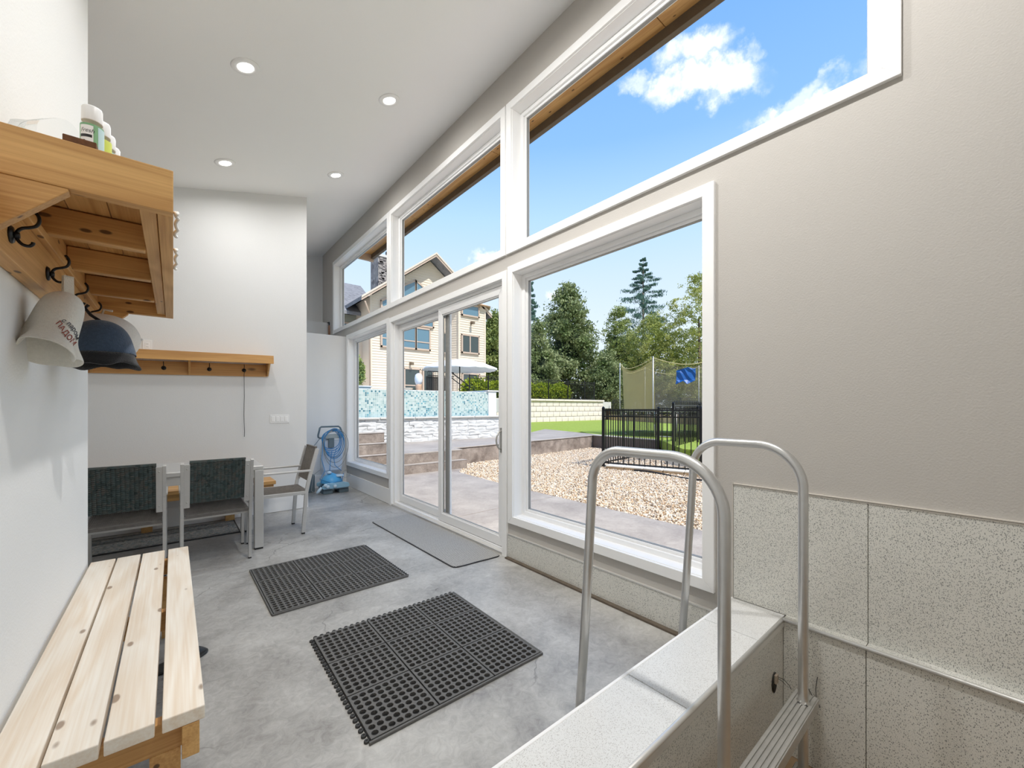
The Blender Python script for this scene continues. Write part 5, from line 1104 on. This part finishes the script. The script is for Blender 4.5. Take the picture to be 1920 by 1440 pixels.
# ------------------------------------------------------------------ planting
lv = [(-.5, -.5, 0), (.5, -.35, .06), (.55, .5, 0), (-.4, .55, -.06)]; lf_ = [(0, 1, 2, 3)]
def foliage(name, lobes, n, size, m, par=None, shell=.35, clump=None):
    """leaves scattered over ellipsoid lobes; with clump=r the leaves gather in twig clumps of radius r, leaving gaps of sky and shade"""
    vol = np.array([l[3]*l[4]*l[5] for l in lobes])**(2/3); per = 34 if clump else 1; cnt = np.maximum(1, (n/per*vol/vol.sum()).astype(int)); Ps = []
    for l, c in zip(lobes, cnt):
        d = rng.normal(size=(c, 3)); d /= np.linalg.norm(d, axis=1)[:, None]; r = 1-shell*rng.random(c)**1.6+.12*rng.normal(size=c)
        q = d*r[:, None]*np.array(l[3:])+np.array(l[:3])
        if clump:
            q = np.repeat(q, per, 0); cs = np.repeat(rng.uniform(.6, 1.3, c), per)[:, None]*clump
            q = q+rng.normal(size=q.shape)*cs*np.array([.55, .55, .38])
        Ps.append(q)
    P = np.concatenate(Ps); s = rng.uniform(.55, 1.35, (len(P), 1))*size; S = np.repeat(s, 3, 1); S[:, 0] *= .8
    return scatter_mesh(name, lv, lf_, P, S, 0, m, par)
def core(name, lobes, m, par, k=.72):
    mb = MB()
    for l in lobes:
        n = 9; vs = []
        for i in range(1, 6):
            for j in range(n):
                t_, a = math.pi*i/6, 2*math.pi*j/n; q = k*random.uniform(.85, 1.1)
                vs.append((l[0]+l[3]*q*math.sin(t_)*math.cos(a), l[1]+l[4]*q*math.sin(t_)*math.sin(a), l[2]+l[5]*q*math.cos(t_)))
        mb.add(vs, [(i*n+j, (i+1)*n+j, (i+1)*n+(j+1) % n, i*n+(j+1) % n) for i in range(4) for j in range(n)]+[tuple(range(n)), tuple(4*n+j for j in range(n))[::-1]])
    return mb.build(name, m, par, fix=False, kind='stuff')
M_g1 = leafmat('maple_leaf', [(.11, .15, .05), (.23, .28, .11), (.36, .40, .20), (.14, .20, .06)], .25, 1.2)
M_g2 = leafmat('yellow_green_leaf', [(.26, .31, .07), (.44, .48, .13), (.56, .56, .20), (.20, .26, .07)], .35, 1.2)
M_g3 = leafmat('mid_green_leaf', [(.16, .21, .06), (.32, .38, .11), (.44, .48, .17), (.20, .26, .07)], .3, 1.2)
M_con = leafmat('conifer_needle', [(.06, .13, .11), (.12, .22, .16), (.09, .17, .12)], .1, 2)
M_hedge = leafmat('hedge_leaf', [(.28, .34, .02), (.48, .54, .03), (.38, .46, .03), (.14, .22, .02)], .35, 3)
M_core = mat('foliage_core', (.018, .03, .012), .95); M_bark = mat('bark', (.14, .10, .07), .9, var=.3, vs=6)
def tree(lab, px, Y, top, halfpx, m, n, size, kind=0, trunk_to=None, seed=0, grp='trees beyond the lawn', lobn=16, base_z=-.3):
    random.seed(seed); T_ = at(px, top, Y); Wd = abs((at(px+halfpx, top, Y)-at(px-halfpx, top, Y)).length)/2*.82; H = T_.z-base_z
    t = thing('tree', lab, 'tree', (T_.x, Y, base_z)); t['group'] = grp; lob = []
    for i in range(lobn):
        f = (i+.5)/lobn; z_ = H*(.16+.80*f); w_ = Wd*(1-f**2.6)*(.9 if f > .25 else .8); a = i*2.4+random.random()
        rr = w_*.68; q = max(.3, Wd*.36*(1-.5*f)); lob.append((rr*math.cos(a), rr*math.sin(a), z_, q*random.uniform(.85, 1.2), q*random.uniform(.85, 1.2), q*random.uniform(.8, 1.15)))
    lob.append((0, 0, H*.94, Wd*.22, Wd*.22, H*.06)); lob.append((0, 0, H*.55, Wd*.6, Wd*.6, H*.36))
    foliage('crown', lob, int(n*2.6), size*.58, m, t, .5, size*1.75)
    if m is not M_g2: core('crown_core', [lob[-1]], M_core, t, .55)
    MB().tube([(0, 0, -.3), (.1, 0, H*.3), (0, .1, H*.7)], [.3, .22, .08], 8).build('trunk', M_bark, t); return t
tree('big dark green maple behind the block wall', 1066, 27, 532, 62, M_g1, 15000, .26, seed=1)
tree('pale yellow green tree at the right of the big window', 1312, 20, 512, 62, M_g2, 14000, .19, seed=2)
tree('yellow green tree behind the trampoline', 1225, 24, 590, 62, M_g2, 13000, .20, seed=3)
tree('small olive tree between the maple and the trampoline', 1160, 29, 572, 40, M_g3, 8000, .22, seed=4)
tree('dense green trees left of the maple beside the house', 925, 38, 585, 40, M_g3, 9000, .32, seed=5, base_z=-.3)
tree('tall slender green tree beside the door mullion', 962, 40, 545, 34, M_g1, 7000, .32, seed=6, base_z=-.3)
tree('low leafy tree filling the gap under the maple', 1140, 23, 660, 42, M_g1, 7000, .19, seed=7)
tree('low bright leafy tree at the foot of the block wall', 1180, 30, 640, 50, M_g3, 8000, .22, seed=8)
tree('low green tree right of the trampoline net', 1300, 23, 650, 55, M_g3, 9000, .19, seed=9)
tree('far green tree right of the big window frame', 1395, 22, 540, 70, M_g3, 5000, .3, seed=10)
tree('low dark tree behind the hedge left of the maple', 1010, 25, 600, 40, M_g1, 6000, .22, seed=12, base_z=-.3)
# conifers
def conifer(lab, px, Y, top, bot, halfpx, n, seed):
    random.seed(seed); T_ = at(px, top, Y); Bz = at(px, bot, Y).z; Wd = (at(px+halfpx, top, Y)-at(px, top, Y)).length; H = T_.z-Bz
    t = thing('conifer_tree', lab, 'tree', (T_.x, Y, -.3)); Ps = []; Bz += .3; m_ = n//64
    for k in range(16):
        f = (k+.4)/16; z_ = H*(1-f)+Bz; w0 = Wd*(.06+.94*f**.85)
        for j in range(4):
            a = j*1.57+k*.9+random.uniform(-.5, .5); w_ = w0*random.uniform(.45, 1.15)
            r = np.sqrt(rng.random(m_))*w_; rise = .10*w_*(r/w_)**2-.10*r
            Ps.append(np.stack([r*math.cos(a)+rng.normal(size=m_)*.10*w_, r*math.sin(a)+rng.normal(size=m_)*.10*w_, z_+rise-rng.random(m_)**1.5*.42*(.4+f)], 1))
    P = np.concatenate(Ps); n_ = len(P); S = np.stack([rng.uniform(.05, .10, n_), rng.uniform(.12, .30, n_), np.full(n_, .1)], 1)
    th = rng.uniform(0, 6.28, n_); z0 = np.zeros(n_); R_ = np.stack([np.cos(th), z0, -np.sin(th), np.sin(th), z0, np.cos(th), z0, -np.ones(n_), z0], 1).reshape(n_, 3, 3)
    scatter_mesh('branches', lv, lf_, P, S, 0, M_con, t, tilt=R_); MB().tube([(0, 0, 0), (0, 0, Bz+H*.99)], [.35, .04], 8).build('trunk', M_bark, t)
conifer('tall blue green conifer rising above the other trees', 1206, 38, 482, 640, 36, 16000, 3)
conifer('conifer half hidden by the left edge of the big window', 992, 42, 505, 680, 30, 9000, 4)
# hedge: row of shrubs on the deck behind the fence
k = 0
for (xa, xb) in ((13.2, 15.2), (15.2, 17.2), (17.2, 19.0), (19.0, 20.8), (20.8, 22.3)):
    t = thing('hedge_shrub', 'bright yellow green laurel shrub, %s in the hedge behind the deck fence' % ('first', 'second', 'third', 'fourth', 'last')[k], 'shrub', ((xa+xb)/2, 20.3, 1.70), 0, 'hedge behind the deck fence'); k += 1
    w_ = (xb-xa)/2; lob = [(-w_*.5, 0, .62, w_*.62, .5, .62), (w_*.5, 0, .60, w_*.62, .5, .60), (0, .05, .7, w_*.6, .45, .66)]
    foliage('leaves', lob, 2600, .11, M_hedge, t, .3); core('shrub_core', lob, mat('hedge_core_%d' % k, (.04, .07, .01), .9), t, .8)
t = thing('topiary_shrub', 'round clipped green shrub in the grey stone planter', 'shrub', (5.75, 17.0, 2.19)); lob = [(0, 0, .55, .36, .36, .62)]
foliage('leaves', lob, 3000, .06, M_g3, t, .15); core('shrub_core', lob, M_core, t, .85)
